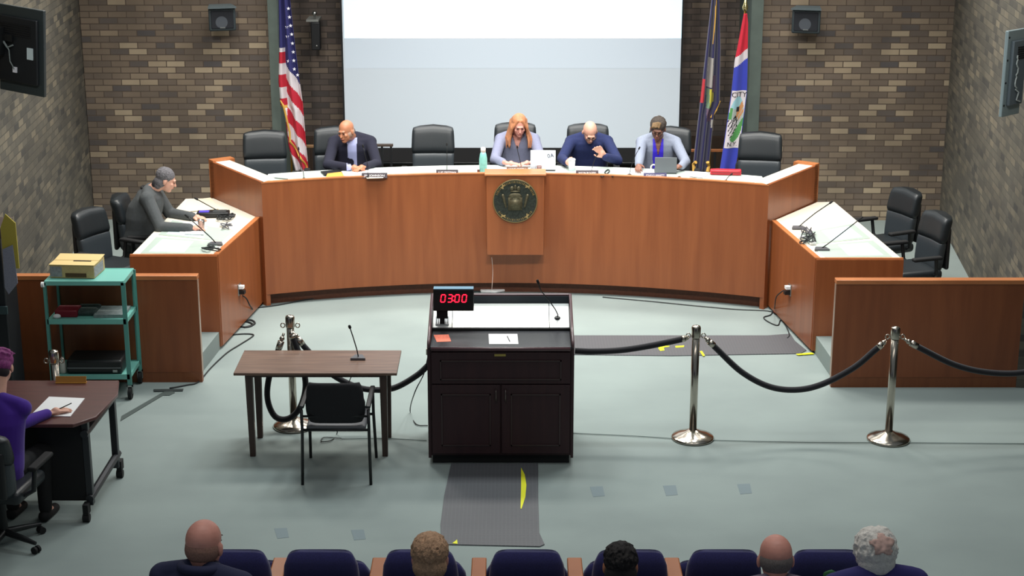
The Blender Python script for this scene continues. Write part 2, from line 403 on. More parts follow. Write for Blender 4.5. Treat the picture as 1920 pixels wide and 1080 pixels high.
for a in (50, 130, 232, 308):
    bm = nb(); a = R(a); p = Vector((sc.x + .205 * math.cos(a), 17.246, sc.z + .205 * math.sin(a)))
    box(bm, p, (.05, .008, .010), Euler((0, -(a - math.pi / 2), 0)))
    box(bm, p + Vector((0, -.001, 0)), (.012, .008, .05), Euler((0, -(a - math.pi / 2) + .6, 0)))
    obj('seal_scrollwork', bm, mat('bronze_bright', (206, 176, 120), .35, .7), seal)

# ------------------------------------------------------------------ side desks
def side_desk(poly, label, sgn):
    # poly: front outer, front inner, rear inner, (dais) rear outer2, rear outer
    t = thing('staff_desk', label, 'desk', group=None)
    T = .95; (fo, fi, ri, ro2, ro) = [Vector(p).to_2d() for p in poly]
    def slab(a, b, th, z0, z1, nm, m, side):
        d = (b - a).normalized(); n = Vector((-d.y, d.x)) * side
        a, b = a - n * .007 - d * .006, b - n * .007 + d * .0
        bm = nb(); prism(bm, [tuple(a), tuple(b), tuple(b + n * th), tuple(a + n * th)], z0, z1); return obj(nm, bm, m, t)
    slab(fi, ri, .05, .03, T, 'front_panel', WOOD, sgn)
    slab(fo, fi, .05, F1 * 0 + .03, T, 'end_panel', WOOD, -sgn)
    slab(fi, ri, .05, T, T + .01, 'rim', WOODT, sgn)
    slab(fo, fi, .03, T, T + .01, 'end_rim', WOODT, -sgn)
    bm = nb(); prism(bm, [tuple(fo), tuple(fi), tuple(ri), tuple(ro2), tuple(ro)], T - .05, T - .004); obj('desktop', bm, CREAM, t)
    # glass insets
    def L(a, b, k): return a + (b - a) * k
    for v0, v1 in ((.03, .30), (.34, .60)):
        A, B = L(fo, ro, v0), L(fi, ri, v0); A2, B2 = L(fo, ro, v1), L(fi, ri, v1)
        q = [L(A, B, .09), L(A, B, .88), L(A2, B2, .88), L(A2, B2, .09)]
        bm = nb(); prism(bm, [tuple(p) for p in q], T - .004, T + .001); g = obj('glass_inset', bm, PALEG, t)
        q = [L(q[0], q[1], .10) * .9 + L(q[3], q[2], .10) * .1, L(q[0], q[1], .62) * .9 + L(q[3], q[2], .62) * .1, L(q[0], q[1], .60) * .1 + L(q[3], q[2], .60) * .9, L(q[0], q[1], .12) * .1 + L(q[3], q[2], .12) * .9]
        bm = nb(); prism(bm, [tuple(p) for p in q], T + .001, T + .002); obj('blotter_sheet', bm, mat('pale_blue_sheet', (206, 228, 230), .5), g)
    bm = nb(); a, b = fi, ri; d = (b - a).normalized(); n = Vector((-d.y, d.x)) * sgn
    prism(bm, [tuple(a + n * .02), tuple(b + n * .02), tuple(b + n * .08), tuple(a + n * .08)], 0, .04); obj('plinth', bm, BLACKM, t)
    # outlet plate on the inner face
    return t
side_desk([(-3.69, 15.64), (-2.85, 15.64), (-2.66, 17.12), (-3.30, 18.02), (-3.60, 18.0)], 'left staff desk in cherry wood, angled off the dais, papers and microphones on it', 1)
side_desk([(3.75, 15.51), (2.92, 15.51), (2.72, 16.98), (3.34, 17.84), (3.53, 17.85)], 'right staff desk in cherry wood, angled off the dais, with no one behind it', -1)
# ------------------------------------------------------------------ low partitions
def partition(x0, x1, y0, label, lab_end):
    t = thing('low_partition', label, 'partition')
    bm = nb(); bx(bm, x0, x1, y0, y0 + .07, .10, .99); obj('panel', bm, WOODP, t)
    bm = nb(); bx(bm, x0 - .005, x1 + .005, y0 - .01, y0 + .085, .99, 1.03); obj('cap', bm, WOODT, t, bev=.004)
    bm = nb(); bx(bm, x0, x1, y0 + .005, y0 + .065, 0, .10); obj('plinth', bm, wood('plinth_cherry', (128, 70, 38), (140, 80, 44)), t)
    return t
pl = partition(-5.4, -2.87, 14.64, 'low cherry wood partition behind the teal cart', 0)
pr = partition(2.93, 5.6, 14.50, 'low cherry wood partition on the right, behind the stanchions', 0)
for (x, y, p_, sx) in ((-2.868, 14.675, pl, 1), (2.928, 14.535, pr, -1)):
    bm = nb(); bx(bm, x - .002, x + .002, y - .03, y + .03, .10, .985)
    obj('edge_strip', bm, mat('steel_strip', (176, 150, 132), .35, .3), p_)

# ------------------------------------------------------------------ projection screen
def screen():
    t = thing('projection_screen', 'large white projection screen hanging behind the dais', 'screen')
    Y = 20.45; z0 = gy(960, 277, Y).z; x0, x1 = -2.065, 2.065
    zi = gy(960, 72, Y).z
    m = mat('screen_fabric', (206, 217, 226), .9, spec=.1)
    bm = nb(); bx(bm, x0, x1, Y, Y + .015, z0, 4.6); obj('screen_fabric', bm, m, t)
    # projected picture: the page of white light thrown by the projector
    mi = mat('projected_picture', (255, 255, 255), 1); nt = mi.node_tree; b = nt.nodes['Principled BSDF']; tc = nt.nodes['Texture Coordinate']
    sx = nt.nodes.new('ShaderNodeSeparateXYZ'); nt.links.new(tc.outputs['Object'], sx.inputs[0])
    ab = nt.nodes.new('ShaderNodeMath'); ab.operation = 'ABSOLUTE'; ad = nt.nodes.new('ShaderNodeMath'); ad.operation = 'ADD'; ad.inputs[1].default_value = -.02
    nt.links.new(sx.outputs['X'], ad.inputs[0]); nt.links.new(ad.outputs[0], ab.inputs[0])
    r = nt.nodes.new('ShaderNodeValToRGB'); r.color_ramp.interpolation = 'LINEAR'
    mr = nt.nodes.new('ShaderNodeMapRange'); mr.inputs['From Min'].default_value = 1.82; mr.inputs['From Max'].default_value = 1.88
    nt.links.new(ab.outputs[0], mr.inputs['Value']); nt.links.new(mr.outputs[0], r.inputs['Fac'])
    r.color_ramp.elements[0].color = (1, 1, 1, 1); r.color_ramp.elements[1].color = lin((196, 236, 255))
    nt.links.new(r.outputs['Color'], b.inputs['Emission Color']); b.inputs['Emission Strength'].default_value = 1.0
    b.inputs['Base Color'].default_value = (.5, .5, .5, 1)
    mb_ = mat('projected_dim_band', (150, 190, 235), 1, emit=.07); mb_.node_tree.nodes['Principled BSDF'].inputs['Base Color'].default_value = lin((206, 217, 226))
    bm = nb(); bx(bm, x0 + .02, x1, Y - .0012, Y, gy(960, 128, Y).z, zi); obj('projected_band', bm, mb_, t)
    bm = nb(); bx(bm, x0 + .02, x1 - .0, Y - .004, Y, zi, 4.55); obj('projected_image', bm, mi, t)
    for xx in (x0 - .02, x1):
        bm = nb(); bx(bm, xx, xx + .02, Y - .01, Y + .02, z0 - .02, 4.6); obj('edge_binding', bm, BLACKM, t)
    bm = nb(); bx(bm, x0 - .03, x1 + .03, Y - .03, Y + .03, z0 - .17, z0); obj('bottom_border', bm, BLACKM, t)
    bm = nb(); tube(bm, [(x0 - .03, Y, z0 - .19), (x1 + .03, Y, z0 - .19)], .025); obj('weight_bar', bm, BLACK, t, smooth=True)
screen()
# handrails behind the dais
def handrail(xa, xb, z, posts, label, m):
    t = thing('handrail', label, 'railing', (0, 0, 0))
    bm = nb(); bx(bm, xa, xb, 19.68, 19.73, z - .03, z); obj('rail', bm, m, t, bev=.004)
    for x in posts:
        bm = nb(); bx(bm, x - .012, x + .012, 19.69, 19.72, F2, z - .03); obj('post', bm, BLACK, t)
zr = gy(700, 270, 19.7).z
handrail(gy(552, 270, 19.7).x, gy(592, 270, 19.7).x, gy(560, 272, 19.7).z, [gy(588, 270, 19.7).x], 'short brown handrail behind the flag with red and white stripes', mat('rail_oak', (120, 90, 58), .5))
handrail(gy(648, 270, 19.7).x, gy(737, 270, 19.7).x, zr, [gy(x, 270, 19.7).x for x in (696, 716, 733)], 'thin dark handrail beside the man in the dark suit', mat('rail_dark', (70, 58, 50), .5))
handrail(gy(1292, 280, 19.7).x, gy(1362, 280, 19.7).x, gy(1300, 280, 19.7).z, [gy(1341, 280, 19.7).x], 'orange-brown handrail behind the dark blue flag', mat('rail_copper', (150, 92, 52), .5))

# ================================================================== CHAIRS
def office_base(t, h=.44):
    bm = nb(); tube(bm, [(0, 0, .09), (0, 0, h)], [.03, .022], 12); obj('gas_column', bm, BLACK, t, smooth=True)
    for k in range(5):
        a = 2 * math.pi * k / 5 + .3
        bm = nb(); e = Vector((.29 * math.cos(a), .29 * math.sin(a), .075)); tube(bm, [(0, 0, .11), e * .6 + Vector((0, 0, .045)), e], [.028, .022, .014], 8)
        l = obj('leg', bm, BLACK, t, smooth=True)
        bm = nb(); d = Vector((-math.sin(a), math.cos(a), 0)) * .012
        for s in (-1, 1): tube(bm, [e + d * s * .6 + Vector((0, 0, -.048)), e + d * s * 2.2 + Vector((0, 0, -.048))], .027, 12)
        obj('caster', bm, BLACKM, l, smooth=True)
def exec_chair(name, label, group, H=1.12, W=.49):
    t = thing(name, label, 'chair', group=group)
    k = (H - .48)
    def panel(nm, z0, z1, y0, y1, th, wd0, wd1, m, bulge):
        bm = nb(); rings = []; n = 9
        for i in range(n):
            u = i / (n - 1); z = z0 + (z1 - z0) * u; y = y0 + (y1 - y0) * u; wd = wd0 + (wd1 - wd0) * u
            e = min(u, 1 - u) * 2; rd = (1 - (1 - min(1, e * 2.4)) ** 2) ** .5
            if u == 0 or u == 1: rd = .35
            th_ = th * (.55 + .45 * rd); ring = []
            for j in range(20):
                a = 2 * math.pi * j / 20; ca, sa = math.cos(a), math.sin(a)
                px = math.copysign(abs(ca) ** .35, ca) * wd / 2 * (.94 + .06 * rd); py = math.copysign(abs(sa) ** .6, sa) * th_ / 2
                cz = -bulge * (px / (wd / 2)) ** 2 * (1 if u > .5 else 0) * (u - .5) * 2
                ring.append(Vector((px, y + py - .03 * 0 + .035 * (abs(px) / (wd / 2)) ** 2 * -1, z + cz)))
            rings.append(ring)
        loft(bm, rings); return obj(nm, bm, m, t, smooth='all')
    bm = nb(); bx(bm, -.25, .25, -.24, .24, .42, .52); obj('seat', bm, LEATH, t, bev=.04, seg=4)
    zm = .48 + k * .53
    bk = panel('backrest', .49, zm + .02, .24, .27, .11, W * .92, W * .97, LEATH2, 0)
    panel('headrest', zm, H, .265, .32, .13, W, W * .95, LEATH, .03)
    bm = nb(); bx(bm, -.20, .20, .29, .335, .50, H - .12); obj('back_shell', bm, BLACK, t, bev=.02)
    for s in (-1, 1):
        bm = nb(); tube(bm, [(s * .25, .14, .47), (s * .31, .12, .50), (s * .32, .10, .66)], .018, 8); a = obj('armrest', bm, BLACK, t, smooth=True)
        bm = nb(); bx(bm, s * .32 - .035, s * .32 + .035, -.16, .16, .655, .69); obj('arm_pad', bm, BLACKM, a, bev=.015, seg=3)
    office_base(t)
    return t
GA = 'high-backed black leather chairs along the dais'
proto = exec_chair('executive_chair', 'empty black high-backed leather chair at the far left end of the dais', GA)
def place(px, py, Yoff, rz, label, first=False):
    Y = None
    # chair back plane sits about .3 behind the seat centre
    x = (px - 960) / FPX * 18.9; Yb = fy(max(-2.6, min(2.6, x))) + 1.12 + Yoff
    p = gy(px, py, Yb); loc = (p.x, Yb - .30 * math.cos(rz), F2)
    if first: proto.location = loc; proto.rotation_euler = (0, 0, rz); return proto
    return dup(proto, loc, rz, label)
place(502, 240, .1, R(8), '', True)
place(633, 240, .12, R(6), 'black high-backed leather chair behind the man in the dark suit')
place(812, 237, 0, 0, 'empty black high-backed leather chair left of the mint green bottle')
place(966, 237, .12, 0, 'black high-backed leather chair behind the red-haired woman')
place(1102, 238, .12, 0, 'black high-backed leather chair behind the bald man in navy blue')
place(1250, 236, .12, R(-8), 'black high-backed chair behind the woman in the light grey blazer')
rc = place(1418, 246, .1, R(-10), 'empty black high-backed chair at the far right end of the dais')
GB = 'black office chairs behind the staff desks'
c2 = exec_chair('office_chair', 'empty black office chair behind the left staff desk, beside the cart', GB, H=1.05, W=.46)
c2.location = (-4.02, 16.25, F1); c2.rotation_euler = (0, 0, R(90 - 28))
dup(c2, (3.98, 16.15, F1), R(-72), 'empty black office chair nearest the low partition, behind the right staff desk')
dup(c2, (3.92, 17.15, F1), R(-65), 'empty black office chair behind the right staff desk, the one nearer the brick wall')
dup(c2, (-3.80, 17.0, F1), R(90), 'black office chair the grey-haired man in a charcoal jacket sits on')

# theatre seats at the bottom
def theatre_seat():
    t = thing('auditorium_seat', '', 'seat', group='navy blue auditorium seats in the front row')
    def cushion(nm, W, z0, z1, y0, y1, th, par, crown=.03):
        bm = nb(); rings = []
        for i in range(11):
            u = i / 10; z = z0 + (z1 - z0) * u; y = y0 + (y1 - y0) * u
            rd = 1 if u < .7 else math.sqrt(max(0, 1 - ((u - .7) / .3) ** 2)); wd = W * (.86 + .14 * rd) * (.97 + .03 * (1 - u)); th_ = th * (.35 + .65 * rd)
            rings.append([Vector((math.copysign(abs(math.cos(a)) ** .4, math.cos(a)) * wd / 2, y + math.copysign(abs(math.sin(a)) ** .6, math.sin(a)) * th_ / 2,
                          z - crown * u * u * (math.cos(a)) ** 4)) for a in [2 * math.pi * j / 24 for j in range(24)]])
        loft(bm, rings); return obj(nm, bm, NAVY, par, smooth='all')
    cushion('backrest', .425, .40, 1.045, .0, -.08, .11, t)
    cushion('seat', .50, .30, .80, .34, .30, .10, t)
    bm = nb(); bx(bm, -.2, .2, .04, .24, .38, .43); obj('hinge_bar', bm, CHAR, t)
    return t
arm_label = 'wooden armrest stand between front row seats'
seat0 = theatre_seat()
SY = 8.34; SZ = .28
sx_ = [gy(px, 1035, SY).x for px in (440, 604, 789, 988, 1180, 1355, 1546)]
labs = ['leftmost navy blue seat, behind the bald man in the navy jacket', 'empty navy blue seat left of the one before the sandy-haired person',
        'navy blue seat in front of the sandy-haired person', 'empty navy blue seat in the middle, below the floor mat', 'navy blue seat in front of the black-haired person',
        'navy blue seat left of the bald man with a grey fringe', 'navy blue seat in front of the white-haired person, rightmost of the row']
seat0['label'] = labs[0]; seat0.location = (sx_[0], SY, SZ)
for x, l in zip(sx_[1:], labs[1:]): dup(seat0, (x, SY, SZ), 0, l)
def arm_stand(px, lab, rz=0):
    t = thing('armrest_stand', lab, 'armrest', (gy(px, 1045, SY + .05).x, SY + .05, SZ), rz, 'wooden armrest stands between the navy seats')
    bm = nb(); bx(bm, -.042, .042, -.22, .22, .62, .66); obj('arm_top', bm, WOODT, t, bev=.008)
    bm = nb(); bx(bm, -.036, .036, -.18, .18, 0, .62); obj('stand', bm, WOODP, t)
    bm = nb(); prism(bm, [(-.042, -.28), (.042, -.28), (.042, -.2), (-.042, -.2)], .1, .66); obj('end_board', bm, WOODT, t, bev=.006)
    return t
for px, l in ((516, 'wooden armrest stand right of the bald man in the navy jacket'), (706, 'wooden armrest stand left of the sandy-haired person'),
              (897, 'wooden armrest stand right of the sandy-haired person'), (1080, 'wooden armrest stand left of the black-haired person'),
              (1267, 'wooden armrest stand right of the black-haired person')):
    a = arm_stand(px, l); a.location.z += .18

# ================================================================== PEOPLE
def hand(bm, w, d, n, side, curl=.35, sc=1.0, spread=1.0):
    # w wrist, d finger direction, n palm normal, side=+1/-1 where the thumb is
    w = Vector(w); d = Vector(d).normalized(); n = Vector(n); n = (n - d * n.dot(d)).normalized(); s = d.cross(n).normalized() * side
    P = lambda a, b, c: w + (d * a + s * b + n * c) * sc
    for b in (-.026, -.009, .009, .026): capsule(bm, P(.0, b * .6, 0), P(.085, b, 0), .013 * sc, .011 * sc, 8)
    ball(bm, P(.05, 0, 0), (.03 * sc,) * 3)
    for b, L, k in ((.031, .068, 1.0), (.010, .078, 1.05), (-.011, .072, 1.15), (-.031, .055, 1.3)):
        p0 = P(.088, b, 0); a = curl * .5 * k; p = p0
        for j, f in enumerate((.42, .33, .25)):
            dirv = d * math.cos(a) + n * math.sin(a) + s * (b * 2.2 * spread) ; q = p + dirv.normalized() * L * f * sc * 1.05
            capsule(bm, p, q, (.0092 - .0008 * j) * sc, (.0088 - .0008 * j) * sc, 8); p = q; a += curl * k * .9
    p = P(.022, .026, .004); q = P(.055, .052, .014); capsule(bm, p, q, .013 * sc, .011 * sc, 8); capsule(bm, q, P(.085, .060, .024), .010 * sc, .009 * sc, 8)
def person(label, loc, yaw, skin, top, head=(0, -.28, 1.12), hrot=(35, 0, 0), shz=1.0, shy=-.10, shw=.185, pel=(0, 0, .56), L=None, Rr=None, hs=1.0,
           pants=None, topname='jacket', bulk=1.0, hair=None, face=True, extra=None, sleeve=1.0, neckr=.056, hx=0, voxel=.0075):
    t = thing('person', label, 'person', loc, yaw)
    head = Vector(head); Rm = Euler((R(-hrot[0]) * -1, R(hrot[1]), R(hrot[2])), 'XYZ')
    # head frame: face toward -y ; positive pitch tips the face down
    Rm = (Euler((0, 0, R(hrot[1]))).to_matrix() @ Euler((R(hrot[0]), 0, 0)).to_matrix() @ Euler((0, R(hrot[2]), 0)).to_matrix())
    H = lambda x, y, z: head + Rm @ (Vector((x, y, z)) * hs)
    Re = Rm.to_euler()
    def hb(bm, c, r): ball(bm, H(*c), [v * hs for v in r], Re, 20)
    def hc(bm, a, b, r0, r1): capsule(bm, H(*a), H(*b), r0 * hs, r1 * hs)
    pel = Vector(pel); sh = Vector((hx, shy, shz)); chest = pel.lerp(sh, .68) + Vector((0, .02, 0)); belly = pel.lerp(sh, .3)
    bm = nb()
    hb(bm, (0, .018, .032), (.076, .094, .086)); hb(bm, (0, -.025, -.035), (.060, .066, .078)); hb(bm, (0, -.058, -.092), (.030, .030, .024)); hb(bm, (0, -.02, -.07), (.052, .055, .042))
    hc(bm, (0, -.088, .008), (0, -.108, -.026), .008, .0135); hb(bm, (0, -.080, .026), (.048, .016, .010)); hb(bm, (0, -.084, -.056), (.024, .014, .013))
    for s in (-1, 1):
        hb(bm, (s * .079, .010, -.012), (.010, .019, .031)); hb(bm, (s * .035, -.068, -.020), (.022, .02, .018))
    nk = sh + Vector((0, .0, .015))
    capsule(bm, H(0, .03, -.06), nk, neckr * hs, neckr * 1.05)
    capsule(bm, H(0, .045, -.03), nk, .050 * hs, .055); capsule(bm, nk, chest, .060, .13); capsule(bm, belly, pel, .13, .13)
    S_ = {}
    for s, arm in ((1, L), (-1, Rr)):
        shp = sh + Vector((s * shw, 0, -.035)); S_[s] = shp
        if arm is None: arm = dict(e=(s * (shw + .06), shy - .02, shz - .30), w=(s * .2, shy - .26, shz - .36), d=(-s * .4, -1, -.1), n=(0, 0, -1))
        if s == 1: L = arm
        else: Rr = arm
        e, w_ = Vector(arm['e']), Vector(arm['w'])
        capsule(bm, sh + Vector((0, 0, -.03)), shp, .05, .045); capsule(bm, shp, e, .042, .036); capsule(bm, e, w_, .036, .024)
        hand(bm, w_, arm['d'], arm['n'], arm.get('side', -s), arm.get('curl', .35), arm.get('sc', 1.0))
    foot = []
    for s in (-1, 1):
        hip = pel + Vector((s * .09, 0, 0)); kn = pel + Vector((s * .13, -.44, -.02)); an = Vector((kn.x, kn.y + .03, .10))
        capsule(bm, hip, kn, .08, .055); capsule(bm, kn, an, .05, .035); capsule(bm, an, an + Vector((0, -.1, -.06)), .035, .03); foot.append((hip, kn, an))
    body = remeshed('body', bm, skin, t, voxel)
    # upper garment
    bm = nb(); k = bulk
    sections(bm, [(pel + Vector((0, 0, -.06)), .17 * k, .14 * k), (pel + Vector((0, 0, .04)), .18 * k, .155 * k), (belly, .178 * k, .155 * k), (pel.lerp(sh, .52) + Vector((0, .01, 0)), .188 * k, .15 * k), (pel.lerp(sh, .74) + Vector((0, .012, 0)), shw + .025, .145 * k), (sh + Vector((0, .02, -.05)), (shw + .015), .115 * k), (sh + Vector((0, .022, .0)), (shw - .045), .09 * k), (sh + Vector((0, .022, .04)), .085, .075)], 28)
    for s in (-1, 1): capsule(bm, sh + Vector((s * .05, .02, .022)), sh + Vector((s * (shw - .03), .005, -.012)), .058, .058)
    for s, arm in ((1, L), (-1, Rr)):
        e, w_ = Vector(arm['e']), Vector(arm['w']); shp = S_[s]
        capsule(bm, sh + Vector((s * .06, 0, -.05)), shp + Vector((0, 0, -.004)), .075 * k, .066 * k); capsule(bm, shp, e, .062 * k, .052 * k)
        q = e.lerp(w_, .96 * sleeve); capsule(bm, e, q, .052 * k, .040 * k)
    torso = remeshed(topname, bm, top, t, .010, 4)
    bm = nb()
    for hip, kn, an in foot:
        capsule(bm, hip, kn, .095, .072); capsule(bm, kn, an, .068, .052)
    sections(bm, [(pel + Vector((0, 0, -.10)), .16, .13), (pel + Vector((0, 0, .0)), .17, .145), (pel + Vector((0, 0, .06)), .16, .13)])
    remeshed('trousers', bm, pants or mat('dark_trousers', (34, 36, 44), .9), t, .014, 2)
    for hip, kn, an in foot:
        bm = nb(); capsule(bm, an + Vector((0, .03, -.055)), an + Vector((0, -.15, -.065)), .045, .038); obj('shoe', bm, BLACKM, t, smooth='all')
    if face:
        for s in (-1, 1):
            bm = nb(); hb(bm, (s * .030, -.086, .004), (.013, .006, .005)); obj('eye', bm, EYED, body, smooth='all')
            bm = nb(); hc(bm, (s * .016, -.094, .026), (s * .044, -.086, .028), .0035, .0025); obj('eyebrow', bm, mat('brow_' + skin.name, tuple(int(v * .45) for v in (160, 110, 90))), body, smooth='all')
        bm = nb(); hb(bm, (0, -.096, -.056), (.021, .006, .005)); obj('mouth', bm, LIP, body, smooth='all')
    if hair: hair(t, body, H, hb, hc, Rm, head)
    if extra: extra(t, body, torso, H, hb, hc, sh, chest)
    return t
def glasses(t, body, hc, hb):
    bm = nb()
    def hcx(a, b): hc(bm, a, b, .0028, .0028)
    for s in (-1, 1):
        c = (s * .031, -.102, .002); pts = [(c[0] + .022 * math.cos(a), c[1] + .003 * abs(math.cos(a)), c[2] + .015 * math.sin(a)) for a in [2 * math.pi * i / 12 for i in range(13)]]
        for a, b in zip(pts, pts[1:]): hcx(a, b)
        hcx((s * .053, -.098, .004), (s * .080, .0, .0))
    hcx((-.009, -.104, .004), (.009, -.104, .004))
    obj('glasses', bm, FRAME, t, smooth='all')
def fringe(mname, rgb, low=-.02, thick=.0055):
    def f(t, body, H, hb, hc, Rm, head):
        bm = nb(); hb(bm, (0, .020, low + .012), (.0775 + thick * .4, .094 + thick * .5, .072)); remeshed('hair', bm, mat(mname, rgb, .9, noise=.2, nscale=120), t, .006, 1)
    return f
def cap_hair(mname, rgb, lumps=0, big=1.0, face=.0, back=-.02):
    def f(t, body, H, hb, hc, Rm, head):
        rnd = random.Random(5); bm = nb()
        hb(bm, (0, .024, .044), (.083 * big, .096 * big, .082 * big)); hb(bm, (0, .050, back), (.081 * big, .070 * big, .070)); hb(bm, (0, .060, back - .035), (.066, .054, .06))
        for i in range(lumps * 3):
            a = rnd.uniform(0, 6.28); e = rnd.uniform(-.5, 1.5); ce = math.cos(e)
            q = lambda da, de, f: (.083 * big * f * math.cos(a + da) * math.cos(e + de), .030 + .092 * big * f * math.sin(a + da) * math.cos(e + de), .044 + .082 * big * f * math.sin(e + de))
            c = q(0, 0, 1.0)
            if c[1] < -.04 and c[2] < .09: continue
            if c[1] < .02 and c[2] < .0: continue
            f1 = rnd.uniform(1.0, 1.09); d = q(rnd.uniform(-.2, .2), -.28, f1); hc(bm, c, d, .0055, .003)
        remeshed('hair', bm, mat(mname, rgb, .8, noise=.3, nscale=90, bump=.5, bscale=150), t, .0045, 1)
    return f
def collar(name, m, zoff=.03, rad=.075, hgt=.03, thick=.012):
    def f(t, sh, col=m):
        bm = nb(); pts = []
        for i in range(21):
            a = R(-60 + 300 * i / 20) ; pts.append(sh + Vector((rad * math.cos(a), .02 + rad * .9 * math.sin(a), zoff + hgt * .5 * math.sin(a))))
        tube(bm, pts, thick, 8); obj(name, bm, m, t, smooth='all')
    return f
# ---- dais people.  local frame: facing -y
def onroom(loc, yaw, p):   # world -> local
    v = Vector(p) - Vector(loc); c, s = math.cos(-yaw), math.sin(-yaw)
    return Vector((v.x * c - v.y * s, v.x * s + v.y * c, v.z))
def arm(loc, yaw, e, w_, d, n=(0, 0, -1), **k):
    r = Euler((0, 0, -yaw)).to_matrix(); return dict(e=onroom(loc, yaw, e), w=onroom(loc, yaw, w_), d=r @ Vector(d), n=r @ Vector(n), **k)
SUIT = mat('suit_dark', (30, 31, 48), .95); SHIRTL = mat('shirt_lavender', (166, 172, 214), .8)
GREYT = mat('top_grey_blue', (128, 132, 156), .9, noise=.06, nscale=60); NAVYS = mat('shirt_navy', (24, 36, 80), .9, noise=.1, nscale=30)
BLAZ = mat('blazer_grey', (136, 144, 162), .9, noise=.1, nscale=90); BLUE = mat('blouse_blue', (60, 40, 214), .7)
CHARJ = mat('jacket_charcoal', (74, 78, 80), .9, noise=.08, nscale=40); PURP = mat('sweater_purple', (66, 26, 140), .9, sheen=.15)
def v_panel(name, m, zt=.02, zb=-.30, wt=.055, wb=.006, off=.006, dx=0):
    def f(t, torso, sh):
        decal(name, torso, m, t, lambda a, b: (sh.x + dx + (a - .5) * 2 * .10, sh.y - 1.0, sh.z + .105 + zt + (zb - zt) * b), (28, 40),
              lambda a, b: abs(a - .5) * 2 * .10 < wt + (wb - wt) * b, (0, 1, -.12), off)
    return f
# man in dark suit
x0 = -1.80; yb = fy(x0)
loc = (x0 + .02, yb + 1.10, F2)
def ex_suit(t, body, torso, H, hb, hc, sh, chest):
    v_panel('shirt', SHIRTL, .03, -.40, .055, .045, dx=.0)(t, torso, sh); collar('collar', SHIRTL, .035, .07, .02, .012)(t, sh)
person('man in a dark suit and lavender shirt seated at the dais, looking to the side', loc, R(4), SK_T, SUIT, head=(-.06, -.29, 1.145), hrot=(15, -34, 0), shz=1.03, shy=-.13, shw=.20,
       bulk=1.12, hair=fringe('hair_white_short', (184, 150, 132), -.03, .0), extra=ex_suit,
       L=arm(loc, 0, (x0 + .29, yb + .74, 1.33), (x0 + .17, yb + .42, 1.375), (-.6, -.5, -.05), sc=1.05), Rr=arm(loc, 0, (x0 - .24, yb + .60, 1.36), (x0 + .0, yb + .38, 1.375), (1, -.1, 0), sc=1.05))
# red-haired woman
x0 = .06; yb = fy(x0); loc = (x0, yb + 1.14, F2)
def red_hair(t, body, H, hb, hc, Rm, head):
    bm = nb(); hb(bm, (0, .026, .042), (.083, .097, .084)); hb(bm, (0, .05, -.04), (.085, .06, .10)); rnd = random.Random(3)
    for s in (-1, 1):
        for k in range(26):
            u = k / 25; y = -.062 + .15 * u; top_ = H(s * (.022 + .035 * u), y * .8, .090 - .02 * u); mid = H(s * (.079 + rnd.uniform(0, .012)), y + .012, -.01)
            m2 = H(s * (.088 + rnd.uniform(0, .016)), y + .02, -.09)
            end = Vector((head.x + s * (.085 + .05 * u + rnd.uniform(0, .03)), head.y - .015 + .12 * u, head.z - .22 + rnd.uniform(-.055, .02)))
            m3 = m2.lerp(end, .55) + Vector((s * rnd.uniform(0, .018), 0, 0))
            for a, b, r0, r1 in ((top_, mid, .014, .014), (mid, m2, .014, .015), (m2, m3, .015, .014), (m3, end, .014, .005)): capsule(bm, a, b, r0, r1, 8)
    for k in range(9): capsule(bm, H(-.07 + .018 * k, .10, 0), H(-.10 + .025 * k, .12, -.22), .03, .018, 8)
    remeshed('hair', bm, mat('hair_red', (186, 124, 86), .6, noise=.18, nscale=30, bump=.4, bscale=80), t, .007, 1)
def ex_red(t, body, torso, H, hb, hc, sh, chest):
    v_panel('neckline', SK_P, .03, -.12, .055, .004)(t, torso, sh)
person('red-haired woman in a grey-blue top seated at the centre of the dais, reading', loc, 0, SK_P, GREYT, head=(.02, -.30, 1.165), hrot=(24, 6, 0), shz=1.01, shy=-.13, shw=.185, hair=red_hair, extra=ex_red, bulk=1.12,
       sleeve=.72, L=arm(loc, 0, (x0 + .26, yb + .72, 1.35), (x0 + .15, yb + .42, 1.375), (-.7, -.3, 0)), Rr=arm(loc, 0, (x0 - .25, yb + .68, 1.35), (x0 - .12, yb + .38, 1.378), (.9, -.2, 0)))
# bald man in navy
x0 = .86; yb = fy(x0); loc = (x0, yb + 1.12, F2)
def ex_bald(t, body, torso, H, hb, hc, sh, chest): glasses(t, body, hc, hb); collar('collar', NAVYS, .03, .075, .02, .014)(t, sh)
person('bald man in a navy blue shirt and glasses at the dais, one hand raised', loc, 0, SK_L, NAVYS, head=(0, -.33, 1.11), hrot=(42, 8, 0), shz=1.01, shy=-.16, shw=.20, bulk=1.12, extra=ex_bald,
       L=arm(loc, 0, (x0 + .30, yb + .62, 1.37), (x0 + .15, yb + .44, 1.45), (-.62, -.12, .75), (-.2, -1, 0), curl=.5, sc=1.15), Rr=arm(loc, 0, (x0 - .31, yb + .66, 1.38), (x0 - .27, yb + .40, 1.40), (.3, -1, .15), (1, 0, -.2), curl=.55))
